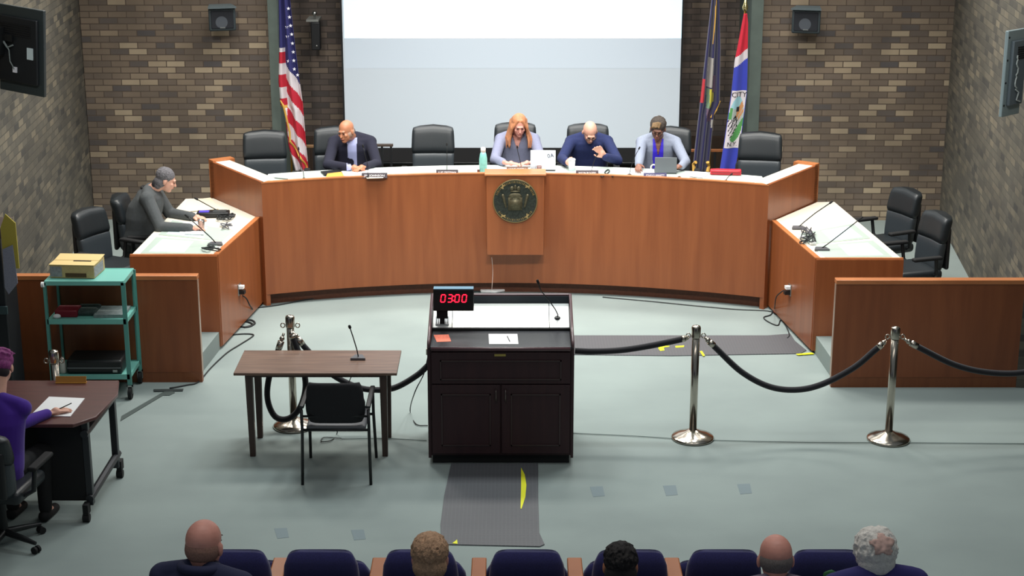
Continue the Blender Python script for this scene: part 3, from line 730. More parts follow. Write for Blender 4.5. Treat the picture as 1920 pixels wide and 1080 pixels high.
# woman in grey blazer
x0 = 1.63; yb = fy(x0); loc = (x0, yb + 1.12, F2)
def ex_blaz(t, body, torso, H, hb, hc, sh, chest):
    bm = nb(); rnd = random.Random(8)
    for i in range(40):
        x_ = rnd.uniform(-.055, .03); hc(bm, (x_, -.045, .118 - abs(x_) * .3), (x_ - .012, -.083, .070 + rnd.uniform(-.01, .012)), .008, .004)
    remeshed('hair_bangs', bm, mat('hair_bronze', (120, 94, 62), .7, noise=.3, nscale=100), t, .005, 1)
    v_panel('blouse', BLUE, .02, -.34, .060, .05, dx=-.01)(t, torso, sh); glasses(t, body, hc, hb)
    v_panel('neckline', SK_B, .03, -.15, .042, .004, .014, dx=-.01)(t, torso, sh)
person('woman in a light grey blazer over a bright blue blouse seated at the dais, writing', loc, R(-2), SK_B, BLAZ, head=(-.02, -.27, 1.165), hrot=(24, -8, 4), shz=1.025, shy=-.12, shw=.185, bulk=1.08,
       hair=cap_hair('hair_dark_short', (66, 58, 52), 60, 1.04), extra=ex_blaz,
       L=arm(loc, 0, (x0 + .28, yb + .66, 1.38), (x0 + .22, yb + .42, 1.385), (-.5, -.5, 0)), Rr=arm(loc, 0, (x0 - .22, yb + .70, 1.40), (x0 - .24, yb + .40, 1.40), (-.1, -1, -.1), (.3, 0, -1), curl=.55))
# staff man in charcoal at left desk, facing +x
loc = (-3.92, 16.95, F1); yw = R(90)
def gh(t, body, H, hb, hc, Rm, head):
    cap_hair('hair_grey_dark', (104, 102, 106), 130, 1.0, back=-.035)(t, body, H, hb, hc, Rm, head)
    bm = nb(); hb(bm, (0, .085, -.075), (.050, .045, .060)); remeshed('hair_tail', bm, mat('hair_tail_dark', (44, 42, 46), .85), t, .006, 1)
person('grey-haired man in a charcoal jacket seated at the left staff desk over papers', loc, yw, SK_L, CHARJ, head=(.0, -.34, 1.215), hrot=(24, 8, 0), shz=1.095, shy=-.17, shw=.19, bulk=1.25, hair=gh,
       L=arm(loc, yw, (-3.62, 17.2, .98), (-3.34, 17.02, .985), (1, -.25, 0), curl=.4), Rr=arm(loc, yw, (-3.60, 16.60, .98), (-3.28, 16.55, .985), (1, .1, 0), curl=.45),
       extra=lambda t, body, torso, H, hb, hc, sh, chest: collar('collar', BLACKM, .03, .075, .03, .016)(t, sh))
# woman with purple hair at left table (facing +y, slightly right)
loc = (-3.70, 11.20, 0); yw = R(180 - 10)
def ph(t, body, H, hb, hc, Rm, head):
    bm = nb(); hb(bm, (0, .02, .050), (.086, .097, .080)); hb(bm, (0, .05, .01), (.083, .072, .062)); rnd = random.Random(2)
    for i in range(60):
        a = rnd.uniform(0, 6.28); e = rnd.uniform(.3, 1.5); c = Vector((.085 * math.cos(a) * math.cos(e), .02 + .093 * math.sin(a) * math.cos(e), .06 + .075 * math.sin(e)))
        hc(bm, c, c + Vector((rnd.uniform(-.015, .015), -.02, .004)), .012, .006)
    remeshed('hair', bm, mat('hair_magenta', (132, 48, 112), .7, noise=.35, nscale=60, bump=.4), t, .006, 1)
    bm = nb(); hb(bm, (0, .050, -.035), (.074, .062, .055)); remeshed('hair_sides', bm, mat('hair_dark', (44, 34, 38), .9), t, .006, 1)
person('person with short magenta hair and a purple sweater writing at the dark red table', loc, yw, SK_L, PURP, head=(.02, -.22, 1.27), hrot=(28, 10, 0), shz=1.06, shy=-.08, shw=.185, bulk=1.05, hair=ph, topname='sweater', sleeve=.97,
       L=arm(loc, yw, (-4.05, 11.5, .86), (-3.85, 11.75, .83), (.6, 1, 0)), Rr=arm(loc, yw, (-3.60, 11.36, .845), (-3.44, 11.66, .825), (.72, .62, .0), (0, 0, -1), curl=.18, sc=1.12),
       pants=BLACKM)
# ---- audience, facing +y (away from the camera)
def audience(px, py, Y, label, skin, top, hair, bulk=1.0, lean=0, turn=0, hs=1.0, extra=None, shdrop=0):
    p = gy(px, py, Y); base = .58
    hz = p.z - base - .118 * hs
    loc = (p.x, Y - .12, base)
    d = dup(seat0, (p.x, Y - .34, base), 0, 'auditorium seat under the ' + label); 
    for k in [d] + [k for k in kids(d)]: pass
    d['group'] = 'navy blue auditorium seats in the second row'
    return person(label, loc, R(180 + turn), skin, top, head=(0, -.055, hz), hrot=(10, 0, 0), shz=hz - .125 - shdrop, shy=.0, shw=.20, pel=(0, .02, .50), bulk=bulk, hair=hair, face=True, hs=hs, extra=extra)
AY = 7.48
NAVJ = mat('jacket_navy', (40, 44, 74), .9)
audience(381, 965, AY, 'bald man in a navy jacket, leftmost of the audience', SK_P, NAVJ, fringe('hair_stubble_grey', (150, 112, 98), -.02, .001), 1.12, turn=-14, hs=1.1,
         extra=lambda t, body, torso, H, hb, hc, sh, chest: collar('collar', NAVJ, .045, .085, .03, .024)(t, sh))
audience(807, 992, AY, 'person with short sandy brown hair in the audience', SK_P, mat('coat_brown', (60, 48, 48), .9), cap_hair('hair_sandy', (178, 142, 112), 150, 1.03, back=-.03), shdrop=.02, hs=1.02)
audience(1162, 1008, AY, 'person with short black hair in the audience', SK_T, mat('coat_dark_green', (34, 42, 36), .9), cap_hair('hair_black', (30, 26, 26), 50, 1.0, back=-.03), shdrop=.0, hs=.98)
audience(1452, 993, AY, 'bald man with a grey fringe in the audience', SK_P, mat('shirt_grey_lilac', (120, 108, 126), .9), fringe('hair_grey_fringe', (120, 110, 106), -.012, .004), hs=1.04,
         extra=lambda t, body, torso, H, hb, hc, sh, chest: collar('collar', mat('collar_pale', (210, 196, 206), .8), .05, .066, .02, .010)(t, sh))
def white_hair(t, body, H, hb, hc, Rm, head):
    rnd = random.Random(11); bm = nb()
    hb(bm, (0, .022, .040), (.085, .097, .082)); hb(bm, (0, .046, -.035), (.088, .074, .080))
    for i in range(420):
        a = rnd.uniform(-.45, 3.6); e = rnd.uniform(-.9, 1.45)
        q = lambda da, de, f: (.090 * f * math.cos(a + da) * math.cos(e + de), .028 + .090 * f * math.sin(a + da) * math.cos(e + de), .025 + .100 * f * math.sin(e + de))
        w_ = rnd.uniform(-.3, .3); f0 = rnd.uniform(.98, 1.07); p0, p1, p2 = q(0, 0, f0), q(w_, -.18, f0 + rnd.uniform(0, .08)), q(w_ * .5, -.40, f0 + rnd.uniform(-.02, .12))
        hc(bm, p0, p1, .0055, .005); hc(bm, p1, p2, .005, .003)
    remeshed('hair', bm, mat('hair_white', (226, 222, 214), .8, noise=.12, nscale=50, bump=.4, bscale=120), t, .005, 0)
    hm = [k for k in C.objects if k.parent == t and k.name.startswith('hair')][0]
    decal('crown_spot', hm, mat('scalp_pink', (214, 178, 166), .8, noise=.15, nscale=60), t, lambda a, b: head + Vector(((a - .5) * .15, .5, .305 + (b - .5) * .15)), (24, 24),
          lambda a, b: math.hypot(a - .46, b - .5) < .36 + .07 * math.sin(5 * math.atan2(b - .5, a - .5)), (0, -1, -.55), .002)
audience(1638, 981, AY, 'white-haired person in a dark blue jacket, rightmost head of the audience', SK_P, mat('jacket_blue_dark', (44, 40, 104), .85), white_hair, 1.08, hs=1.04, turn=8, shdrop=-.02)

# ================================================================== FLAGS
def flag(name, label, px_top, px_bot, Y, ztop, zbot, widths, colors, colorfn, pole_px, folds=3, amp=.05, finial=False, fringe_m=None, split=None):
    # widths: list of (z, xleft, xright); cloth hangs in vertical folds round the pole
    t = thing('flag', label, 'flag')
    def wl(z):
        for (za, la, ra), (zb_, lb, rb) in zip(widths, widths[1:]):
            if zb_ <= z <= za:
                k = (za - z) / (za - zb_); return la + (lb - la) * k, ra + (rb - ra) * k
        return widths[-1][1:] if z < widths[-1][0] else widths[0][1:]
    NR, NC = 150, 44; bm = nb(); V = []
    def P(s, z, off=0):
        l, r = wl(z); x = l + (r - l) * s; a = amp * min(1, (ztop - z) / .5 + .25)
        return Vector((x, Y - .05 - a * math.sin(s * math.pi * folds + .4) - off - .02 * math.sin(s * 3.1), z + .05 * 0))
    for i in range(NR + 1):
        z = ztop + (zbot - ztop) * i / NR
        V.append([bm.verts.new(P(j / NC, z - (.10 * abs(j / NC - .35) if i == NR else 0))) for j in range(NC + 1)])
    for i in range(NR):
        for j in range(NC):
            f = bm.faces.new((V[i][j], V[i][j + 1], V[i + 1][j + 1], V[i + 1][j])); c = f.calc_center_median(); f.material_index = colorfn(c.x, c.z, (j + .5) / NC)
    o = obj('cloth', bm, colors, t, smooth='all'); sd = o.modifiers.new('s', 'SOLIDIFY'); sd.thickness = .004
    pt, pb = pole_px
    bm = nb(); tube(bm, [pb, pt], .013, 12); obj('pole', bm, BRASS, t, smooth=True)
    bm = nb(); lathe(bm, [(.13, 0), (.14, .02), (.12, .05), (.05, .07), (.025, .12), (.02, .16)], (pb[0], pb[1], pb[2])); obj('stand', bm, BRASS, t, smooth=True)
    return t, P, o
YF = 19.55
X = lambda px, py=150: gy(px, py, YF).x
Z = lambda py, px=540: gy(px, py, YF).z
fb = mat('flag_blue', (46, 46, 104), .9); fr = mat('flag_red', (186, 34, 54), .9); fw = mat('flag_white', (214, 206, 210), .9); fg = mat('flag_gold', (206, 160, 72), .7)
def us(x, z, s):
    xp = X(540)
    if x < X(538): q = (Z(85) - z) / .135 + .5; return (0 if z > Z(88) else (1 if int(q) % 2 else 2)) if z > Z(195) else (3 if z > Z(200) else (1 if int((Z(195) - z) / .2) % 2 else 2))
    q = z + (x - xp) * 1.45
    if q > Z(122): return 0
    return 1 if int((Z(122) - q) / .168 + .0) % 2 == 1 else 2
widths = [(3.4, X(531), X(548)), (Z(0), X(530), X(551)), (Z(85), X(528), X(557)), (Z(150), X(524), X(563)), (Z(196), X(526), X(568)), (Z(205), X(533), X(568)), (Z(270), X(538), X(571)), (Z(318), X(549), X(574))]
ft, P, cl = flag('us', 'red, white and blue flag with stars and stripes, left of the screen', 0, 0, YF, 3.4, Z(318), widths, [fb, fr, fw, fg], us, ((X(540), YF, 3.6), (X(541), YF, F2)), 4, .035)
bm = nb()
def star(bm, c, r):
    vs = []
    for k in range(10):
        a = math.pi / 2 + k * math.pi / 5; q = r if k % 2 == 0 else r * .42
        vs.append(bm.verts.new(Vector(c) + Vector((q * math.cos(a), 0, q * math.sin(a)))))
    bm.faces.new(vs)
rows = [(543, 14), (545, 30), (547, 46), (549, 62), (550.5, 79), (552, 95), (553, 111), (554, 127), (540, 48), (541, 66), (543, 112), (560, 138)]
for px, py in rows:
    c = gy(px, py, YF); l, r = 0, 0
    star(bm, (c.x, YF - .105, c.z), .023)
obj('stars', bm, mat('star_white', (235, 235, 245), .8), ft)
bm = nb(); pts = [P(.12 + .85 * k / 16, Z(262) + (Z(318) - Z(262)) * (k / 16), .012) for k in range(17)]
tube(bm, pts, .013, 6); tube(bm, [P(.02, Z(186), .01), P(.14, Z(196), .01), P(.16, Z(245), .01), P(.13, Z(262), .01)], .012, 6); obj('fringe', bm, fg, ft)
# state flag (dark blue)
fn = mat('flag_navy', (34, 32, 80), .9, sheen=.2); fn2 = mat('flag_mauve', (110, 90, 110), .9); frd = mat('flag_salmon', (200, 60, 70), .9); fgr = mat('flag_sage', (120, 150, 120), .9); fyl = mat('flag_yellow', (200, 190, 70), .9); fcr = mat('flag_cream', (170, 165, 160), .9)
def ny(x, z, s):
    px = 960 + x / 20.2 * 3140; py = 0
    if X(1313) < x < X(1320) and Z(190) < z < Z(145): return 2
    if X(1325) < x < X(1334):
        if Z(200) < z < Z(165): return 3 if x < X(1330) else 4
        if Z(160) < z < Z(105): return 5
        if Z(225) < z < Z(200): return 1
    if X(1334) < x < X(1341) and Z(172) < z < Z(140): return 1
    if X(1334) < x < X(1338) and Z(190) < z < Z(172): return 4
    if X(1334) < x < X(1340) and Z(236) < z < Z(222): return 5
    return 0
widths = [(3.4, X(1331), X(1340)), (Z(0), X(1328), X(1342)), (Z(90), X(1321), X(1348)), (Z(190), X(1313), X(1350)), (Z(215), X(1311), X(1340)), (Z(262), X(1307), X(1337)), (Z(318), X(1303), X(1333))]
nt_, P2, cl2 = flag('ny', 'dark navy blue flag with a small faded emblem and gold fringe, right of the screen', 0, 0, YF, 3.4, Z(318), widths, [fn, fn2, frd, fgr, fyl, fcr], ny, ((X(1333), YF, 3.6), (X(1336), YF, F2)), 5, .05)
bm = nb(); tube(bm, [P2(.55, 3.3, .01), P2(.5, Z(30), .01), P2(.42, Z(80), .01)], .008, 6); tube(bm, [P2(1, Z(188), .01), P2(.93, Z(205), .01), P2(.8, Z(218), .01)], .014, 6)
obj('fringe', bm, fg, nt_)
for q in ([P2(.1, Z(300), .02), P2(.0, Z(305), .02), P2(.05, Z(318), .02)], [P2(.85, Z(300), .02), P2(.95, Z(308), .02), P2(.9, Z(318), .02)]):
    bm = nb(); tube(bm, q, .022, 6); obj('tassel', bm, fg, nt_)
# city flag
fcb = mat('flag_royal_blue', (54, 66, 176), .9, sheen=.15); fcr2 = mat('flag_red_city', (200, 40, 60), .9)
def city(x, z, s):
    q = z - (x - X(1390)) * .75
    if q > Z(92): return 1
    if q > Z(110): return 2
    return 0
widths = [(Z(22), X(1387), X(1392)), (Z(40), X(1384), X(1395)), (Z(80), X(1378), X(1396)), (Z(110), X(1373), X(1397)), (Z(170), X(1369), X(1398)), (Z(260), X(1359), X(1390)), (Z(318), X(1352), X(1380))]
ct, P3, cl3 = flag('city', 'royal blue flag with a red top and round city seal, rightmost flag', 0, 0, YF - .1, Z(22), Z(318), widths, [fcb, fcr2, fw], city, ((X(1391), YF - .05, Z(20)), (X(1388), YF - .05, F2)), 2, .025)
bm = nb(); lathe(bm, [(.012, 0), (.03, .02), (.034, .05), (.02, .09), (.006, .16)], (X(1391), YF - .05, Z(20))); obj('finial', bm, mat('finial_gold', (230, 220, 160), .25, 1), ct, smooth='all')
NR2 = 60; bm = nb(); zt, zb2 = Z(165), Z(272)
V = [[bm.verts.new(P3(.02 + .94 * j / 24, zt + (zb2 - zt) * i / NR2, .008)) for j in range(25)] for i in range(NR2 + 1)]
sealm = [fw, mat('seal_sky', (150, 196, 206), .9), mat('seal_green', (84, 150, 84), .9), mat('seal_orange', (196, 140, 92), .9), mat('seal_black', (40, 40, 44), .9), mat('seal_grey', (170, 180, 176), .9)]
for i in range(NR2):
    for j in range(24):
        u, v = (j + .5) / 24 * 2 - 1, (i + .5) / NR2 * 2 - 1
        f = bm.faces.new((V[i][j], V[i][j + 1], V[i + 1][j + 1], V[i + 1][j])); r_ = math.hypot(u * .8, v); m_ = 0
        if r_ < .80:
            m_ = 5
            if v < -.35: m_ = 1
            if u < -.55 and -.4 < v < .1: m_ = 2
            d = v + u * .55
            if .0 < v < .62 and u < .35: m_ = 4 if int((d + 2) * 14) % 3 == 0 else 0
            if -.3 < d < .05 and u > .0: m_ = 3
            if -.42 < v < -.25 and -.1 < u < .3: m_ = 4
            if abs(math.hypot((u + .1) * 1.1, (v - .25) * 1.0) - .33) < .05 and v < .3: m_ = 4
            if d > .45 and u > -.5: m_ = 2
            if .1 < d < .25 and u > .3: m_ = 3
        f.material_index = m_
obj('seal', bm, sealm, ct, smooth='all')
b1 = text_bm('CITY', .085, .001)
for v in b1.verts: v.co = P3(.5 + v.co.x / (X(1397) - X(1369)) * .95, Z(173) + v.co.y, .012)
b2 = text_bm('N.Y.', .07, .001)
me_ = bpy.data.meshes.new('t'); 
for v in b2.verts: v.co = P3(.48 + v.co.x / (X(1397) - X(1369)) * .9, Z(265) + v.co.y, .012)
b2.to_mesh(me_); b1.from_mesh(me_); bpy.data.meshes.remove(me_); b2.free()
obj('seal_lettering', b1, sealm[4], ct)

# ================================================================== WALL-MOUNTED THINGS
def tv(label, p_edge, dirv, L, zt, zb, mx):
    t = thing('television', label, 'television'); a = math.atan2(dirv[1], dirv[0])
    t.location = (p_edge[0], p_edge[1], (zt + zb) / 2); t.rotation_euler = (0, 0, a); h = (zt - zb)
    bm = nb(); bx(bm, 0, L, -.0, .035, -h / 2, h / 2); obj('bezel', bm, mat('tv_frame', (50, 58, 60), .4), t, bev=.006)
    bm = nb(); bx(bm, .05, L - .02, -.035, .0, -h / 2 + .10, h / 2 - .09); obj('rear_cover', bm, mat('tv_back', (26, 29, 33), .5), t, bev=.01)
    bm = nb()
    for k in range(6): bx(bm, .12, L - .05, -.042, -.034, h / 2 - .16 - .02 * k, h / 2 - .15 - .02 * k)
    obj('vent_grille', bm, BLACKM, t)
    return t, h
tl, h = tv('black television on the left wall seen from behind, with a white label on its back', (-4.20 + .0, 15.0), (-.91, .40), .50, 3.385, 2.60, 0)
tl.rotation_euler = (0, R(-5), math.atan2(.40, -.91)); tl.location = (-4.20, 15.0, 2.99)
for k in kids(tl): k.location.y = 0
# back faces the camera: flip to the +y local side
for k in kids(tl): k.scale = (1, -1, 1)
bm = nb(); bx(bm, .09, .155, .035, .043, -.06, .045); obj('label_sticker', bm, mat('sticker', (206, 222, 226), .7), tl)
bm = nb(); bx(bm, .27, .31, .035, .05, -.20, -.15); obj('plug', bm, mat('plug_white', (240, 240, 250), .5), tl)
bm = nb(); tube(bm, [(.30, .05, .05), (.36, .06, .02), (.42, .06, .09)], .008); tube(bm, [(.29, .05, -.17), (.33, .06, -.1), (.34, .06, .0), (.40, .06, .08)], .006); obj('cable', bm, mat('cable_grey', (130, 140, 140), .5), tl)
bm = nb(); bx(bm, .30, .50, .035, .07, .08, .14); bx(bm, .40, .46, .05, .12, -.05, .2); obj('wall_bracket', bm, BLACK, tl)
tr, h = tv('grey-backed television on the right wall seen edge-on, cut by the frame', (4.44, 15.0), (.74, .67), .29, 3.20, 2.42, 0)
bm = nb()
for k in range(4): tube(bm, [(.018, -.004, .33 - .205 * k), (.018, .004, .33 - .205 * k)], .010)
obj('screw', bm, BLACKM, tr)
for k in kids(tr):
    if k.name.startswith('rear_cover'): k.data.materials[0] = mat('tv_back_grey', (104, 116, 124), .5)
    if k.name.startswith('bezel'): k.data.materials[0] = mat('tv_frame_grey', (140, 156, 160), .4)
bm = nb(); rnd = random.Random(4)
pts = [(.11 + rnd.uniform(-.02, .02), -.05, .17 - .02 * k) for k in range(16)]; tube(bm, pts, .007); tube(bm, [(.11, -.05, -.14), (.15, -.06, -.17), (.14, -.05, -.24), (.2, -.05, -.26)], .007)
obj('cable', bm, mat('cable_white', (190, 200, 200), .5), tr)
# speakers high on the brick
def wall_speaker(px, py, wdt, hgt, yaw, label):
    p = gy(px, py, 19.85); t = thing('wall_speaker', label, 'speaker', (p.x, 19.85, p.z), R(yaw), 'black speakers on the brick walls')
    bm = nb(); prism(bm, [(-wdt / 2, -.14), (wdt / 2, -.14), (wdt * .36, .12), (-wdt * .36, .12)], -hgt / 2, hgt / 2); obj('cabinet', bm, mat('speaker_body', (52, 62, 66), .6), t, bev=.02, seg=3)
    bm = nb(); bx(bm, -wdt / 2 + .03, wdt / 2 - .03, -.15, -.135, -hgt / 2 + .03, hgt / 2 - .03); g = obj('grille', bm, mat('grille_black', (24, 28, 36), .7), t, bev=.008)
    bm = nb(); tube(bm, [(-.01, -.152, -.03), (-.01, -.146, -.03)], .07, 24); obj('driver', bm, mat('driver_grey', (74, 80, 88), .6), g)
    bm = nb(); bx(bm, -.03, .03, -.156, -.150, -.10, -.085); obj('badge', bm, STEEL, g)
    bm = nb(); bx(bm, -.06, .06, .12, .24, -.04, .04); obj('wall_bracket', bm, BLACK, t)
    bm = nb(); prism(bm, [(-wdt / 2 - .005, -.20), (wdt / 2 + .005, -.20), (wdt * .4, .10), (-wdt * .4, .10)], hgt / 2, hgt / 2 + .02); obj('top_hood', bm, mat('speaker_hood', (88, 100, 104), .6), t)
wall_speaker(415, 34, .32, .27, 14, 'black speaker on the brick wall left of the flags')
wall_speaker(1513, 38, .34, .28, -14, 'black speaker on the brick wall right of the flags')
p = gy(597, 66, 20.85); t = thing('column_speaker', 'slim black column speaker hanging beside the left edge of the screen', 'speaker', (p.x, 20.6, p.z + .03))
bm = nb(); bx(bm, -.055, .055, -.06, .08, -.17, .17); obj('cabinet', bm, BLACK, t, bev=.01)
bm = nb(); bx(bm, -.11, .04, -.05, .3, .175, .20); obj('shelf_bracket', bm, mat('bracket_grey', (130, 132, 128), .5), t)
bm = nb(); ball(bm, (-.01, 0, .27), .03); tube(bm, [(-.01, 0, .2), (-.01, 0, .27)], .01); obj('swivel_ball', bm, STEEL, t, smooth='all')
bm = nb(); ball(bm, (.01, -.062, -.12), (.012, .006, .012)); obj('indicator', bm, STEEL, t)

# ================================================================== CENTRE LECTERN
lx0, lx1, ly0, ly1 = -.655, .475, 12.67, 13.43
t = thing('lectern', 'wide dark espresso lectern cabinet with two doors and a pale sloping panel', 'lectern', ((lx0 + lx1) / 2, ly0, 0))
hx_ = (lx1 - lx0) / 2; D = ly1 - ly0
bm = nb(); bx(bm, -hx_, hx_, .0, D - .02, .08, .985); obj('cabinet_body', bm, ESP, t)
bm = nb(); bx(bm, -hx_ + .01, hx_ - .01, .03, D - .04, .0, .08); obj('base_skirt', bm, BLACKM, t)
for s in (-1, 1):
    bm = nb(); rings = []
    y0_, y1_ = -.01, D
    for xx in (s * hx_, s * (hx_ + .022)):
        rings.append([Vector((xx, y0_, .06)), Vector((xx, y1_, .06)), Vector((xx, y1_, 1.21)), Vector((xx, y1_ - .03, 1.222)), Vector((xx, y0_ + .03, 1.04)), Vector((xx, y0_, 1.0))])
    loft(bm, rings); sp = obj('side_panel', bm, [ESP], t)
    bm = nb(); xx = s * (hx_ + .011); tube(bm, [(xx, y0_, 1.0), (xx, y0_ + .03, 1.042), (xx, y1_ - .03, 1.224)], .012, 8); obj('edge_trim', bm, ESPE, sp, smooth='all')
bm = nb(); bx(bm, -hx_, hx_, -.015, .42, .985, 1.012); obj('writing_ledge', bm, mat('ledge_black', (58, 60, 64), .3, bump=.1), t, bev=.006)
bm = nb(); tube(bm, [(-hx_ + .01, -.012, .992), (hx_ - .01, -.012, .992)], .017, 12); obj('ledge_nosing', bm, ESPE, t, smooth='all')
def slope(name, xa, xb, m, ya=.42, yb=.70, za=1.035, zb=1.155, th=.012, par=None, off=0):
    bm = nb(); rings = [[Vector((x, ya, za - th + off)), Vector((x, yb, zb - th + off)), Vector((x, yb, zb + off)), Vector((x, ya, za + off))] for x in (xa, xb)]
    loft(bm, rings); return obj(name, bm, m, par or t)
SIL = mat('pale_brushed_panel', (218, 220, 214), .3, .25, noise=.04, nscale=6)
slope('centre_screen_panel', -hx_ + .165, hx_ - .17, SIL); slope('left_equipment_panel', -hx_ + .003, -hx_ + .160, mat('panel_grey', (196, 200, 198), .35, .2))
rp = slope('right_microphone_panel', hx_ - .165, hx_ - .003, mat('panel_grey', (196, 200, 198), .35, .2))
bm = nb(); bx(bm, -hx_, hx_, .40, .425, 1.01, 1.03); obj('panel_support', bm, BLACKM, t)
bm = nb(); bx(bm, -hx_, hx_, .70, D - .03, 1.0, 1.155); bx(bm, -hx_, hx_, D - .05, D, 1.0, 1.212); obj('back_rail', bm, mat('back_rail_dark', (54, 62, 68), .4), t)
bm = nb(); bx(bm, -hx_, hx_, D - .04, D, 1.212, 1.226); obj('back_trim', bm, ESPE, t)
# front drawer band + doors
def panel_frame(bm, xa, xb, za, zb, y, wd=.010, d=.008):
    bx(bm, xa, xb, y - d, y, zb - wd, zb); bx(bm, xa, xb, y - d, y, za, za + wd); bx(bm, xa, xa + wd, y - d, y, za, zb); bx(bm, xb - wd, xb, y - d, y, za, zb)
bm = nb(); bx(bm, -hx_ + .01, hx_ - .01, -.016, 0, .70, .965); dr = obj('drawer_front', bm, ESP, t, bev=.004)
bm = nb(); panel_frame(bm, -hx_ + .08, hx_ - .08, .735, .90, -.016); obj('drawer_moulding', bm, mat('espresso_molding', (58, 42, 42), .35), dr)
bm = nb(); bx(bm, -.05, .04, -.021, -.016, .935, .953); lb = obj('name_plate', bm, mat('brass_plate', (180, 160, 90), .3, .8), t, label='small brass plate')
for s in (-1, 1):
    xa, xb = sorted((s * .006, s * (hx_ - .01)))
    bm = nb(); bx(bm, xa, xb, -.018, 0, .10, .69); d_ = obj('door', bm, ESP, t, bev=.004)
    bm = nb(); panel_frame(bm, xa + .075, xb - .075, .17, .615, -.018); obj('door_moulding', bm, MATS['espresso_molding'], d_)
    bm = nb(); tube(bm, [(s * .038, -.02, .655), (s * .038, -.045, .645), (s * .038, -.045, .565), (s * .038, -.02, .555)], .0055, 8); obj('handle', bm, mat('handle_pewter', (110, 100, 96), .35, .8), d_, smooth='all')
bm = nb(); bx(bm, -hx_ - .05, -hx_ - .02, .35, .39, .82, .87); obj('rope_hook', bm, CHROME, t)
# timer
tp = gy(850, 557, 13.12)
tm = thing('countdown_timer', 'digital countdown timer with red digits on the left of the lectern', 'timer', (-.478, 13.12, 1.175))
bm = nb(); bx(bm, -.165, .165, -.03, .05, .0, .185); obj('housing', bm, BLACK, tm, bev=.006)
bm = nb(); bx(bm, -.163, .163, -.028, .048, .1855, .189); obj('top_cover', bm, mat('timer_top_blue', (96, 140, 164), .4), tm)
bm = nb(); bx(bm, -.155, .155, -.0325, -.030, .01, .175); obj('display_window', bm, mat('display_dark', (20, 8, 12), .25), tm)
SEG = {'0': 'abcdef', '3': 'abgcd'}
def digit(bm, ch, cx_, cz_, w_=.034, h_=.062, k=.0075, sl=.12):
    s_ = {'a': ((-1, 1), (1, 1)), 'b': ((1, 1), (1, 0)), 'c': ((1, 0), (1, -1)), 'd': ((-1, -1), (1, -1)), 'e': ((-1, 0), (-1, -1)), 'f': ((-1, 1), (-1, 0)), 'g': ((-1, 0), (1, 0))}
    for c in SEG[ch]:
        (a, b_), (c_, d_) = s_[c]; p0 = Vector((cx_ + a * w_ / 2 + b_ * h_ / 2 * sl, -.034, cz_ + b_ * h_ / 2)); p1 = Vector((cx_ + c_ * w_ / 2 + d_ * h_ / 2 * sl, -.034, cz_ + d_ * h_ / 2))
        dd = (p1 - p0) * .10; tube(bm, [p0 + dd, p1 - dd], k * .6, 6)
bm = nb()
for ch, cx_ in (('0', -.085), ('3', -.028), ('0', .030), ('0', .088)): digit(bm, ch, cx_, .110)
for dz in (.018, -.018): ball(bm, (.0 + dz * .12, -.034, .110 + dz), (.005, .003, .005))
obj('digits', bm, mat('led_red', (255, 20, 44), .5, emit=5), tm)
bm = nb(); prism(bm, [(-.14, -.01), (-.05, -.01), (-.05, .03), (-.14, .03)], -.07, .0); prism(bm, [(-.115, -.005), (-.075, -.005), (-.075, .025), (-.115, .025)], -.14, -.07); obj('mounting_post', bm, BLACKM, tm)
tb = thing('desk_control_box', 'small grey control box with slots under the timer on the lectern', 'control box', (-.575, 13.16, 1.065))
tb.rotation_euler = (R(23), 0, 0)
bm = nb(); bx(bm, -.055, .055, -.05, .06, -.015, .008); obj('casing', bm, mat('box_grey', (150, 154, 156), .4, .4), tb, bev=.004)
bm = nb()
for x_ in (-.045, -.03, .03, .045): bx(bm, x_ - .003, x_ + .003, -.04, .05, .008, .010)
obj('slot', bm, BLACKM, tb)
bm = nb(); bx(bm, -.014, .014, -.04, .0, .008, .011); obj('button', bm, PAPER, tb)
def sheet(name, label, cat, pts, z, m, th=.0015, slope_=0):
    bm = nb(); prism(bm, pts, 0, th); o = obj(name, bm, m); o.location.z = z; tag(o, label, cat); return o
def zq(pxs, z): return [tuple(gz(x, y, z).to_2d()) for x, y in pxs]
sheet('note_card', 'orange printed note on the left of the lectern ledge', 'paper', zq([(813, 628), (841, 627), (846, 640), (819, 641)], 1.014), 1.0125, mat('orange_note', (240, 130, 104), .8, noise=.15, nscale=80))
o = sheet('paper_sheet', 'white paper with a dark pen mark lying on the lectern ledge', 'paper', zq([(916, 626), (970, 626), (972, 645), (917, 645)], 1.014), 1.0125, PAPER)
bm = nb(); a = gz(951, 630, 1.018); b = gz(956, 640, 1.018); tube(bm, [a, b], .003, 6); tag(obj('pen', bm, BLACKM), 'thin dark pen on the white paper on the lectern', 'pen')
def gooseneck(label, base, pts, r=.0045, head=.012, headlen=.03, base_r=.022, basem=None, group=None, flatbase=None):
    t = thing('gooseneck_microphone', label, 'microphone', base, group=group); base = Vector(base)
    bm = nb()
    if flatbase: prism(bm, flatbase, 0, .018)
    else: lathe(bm, [(base_r, 0), (base_r, .012), (base_r * .5, .022)], seg=16)
    obj('base', bm, basem or BLACK, t, smooth=True)
    q = [Vector(p) - base for p in pts]
    bm = nb(); tube(bm, [Vector((0, 0, .012))] + q, r, 8); obj('gooseneck', bm, BLACK, t, smooth='all')
    d = (q[-1] - q[-2]).normalized(); bm = nb(); capsule(bm, q[-1], q[-1] + d * headlen, head, head * .9); obj('capsule', bm, BLACKM, t, smooth='all')
    return t
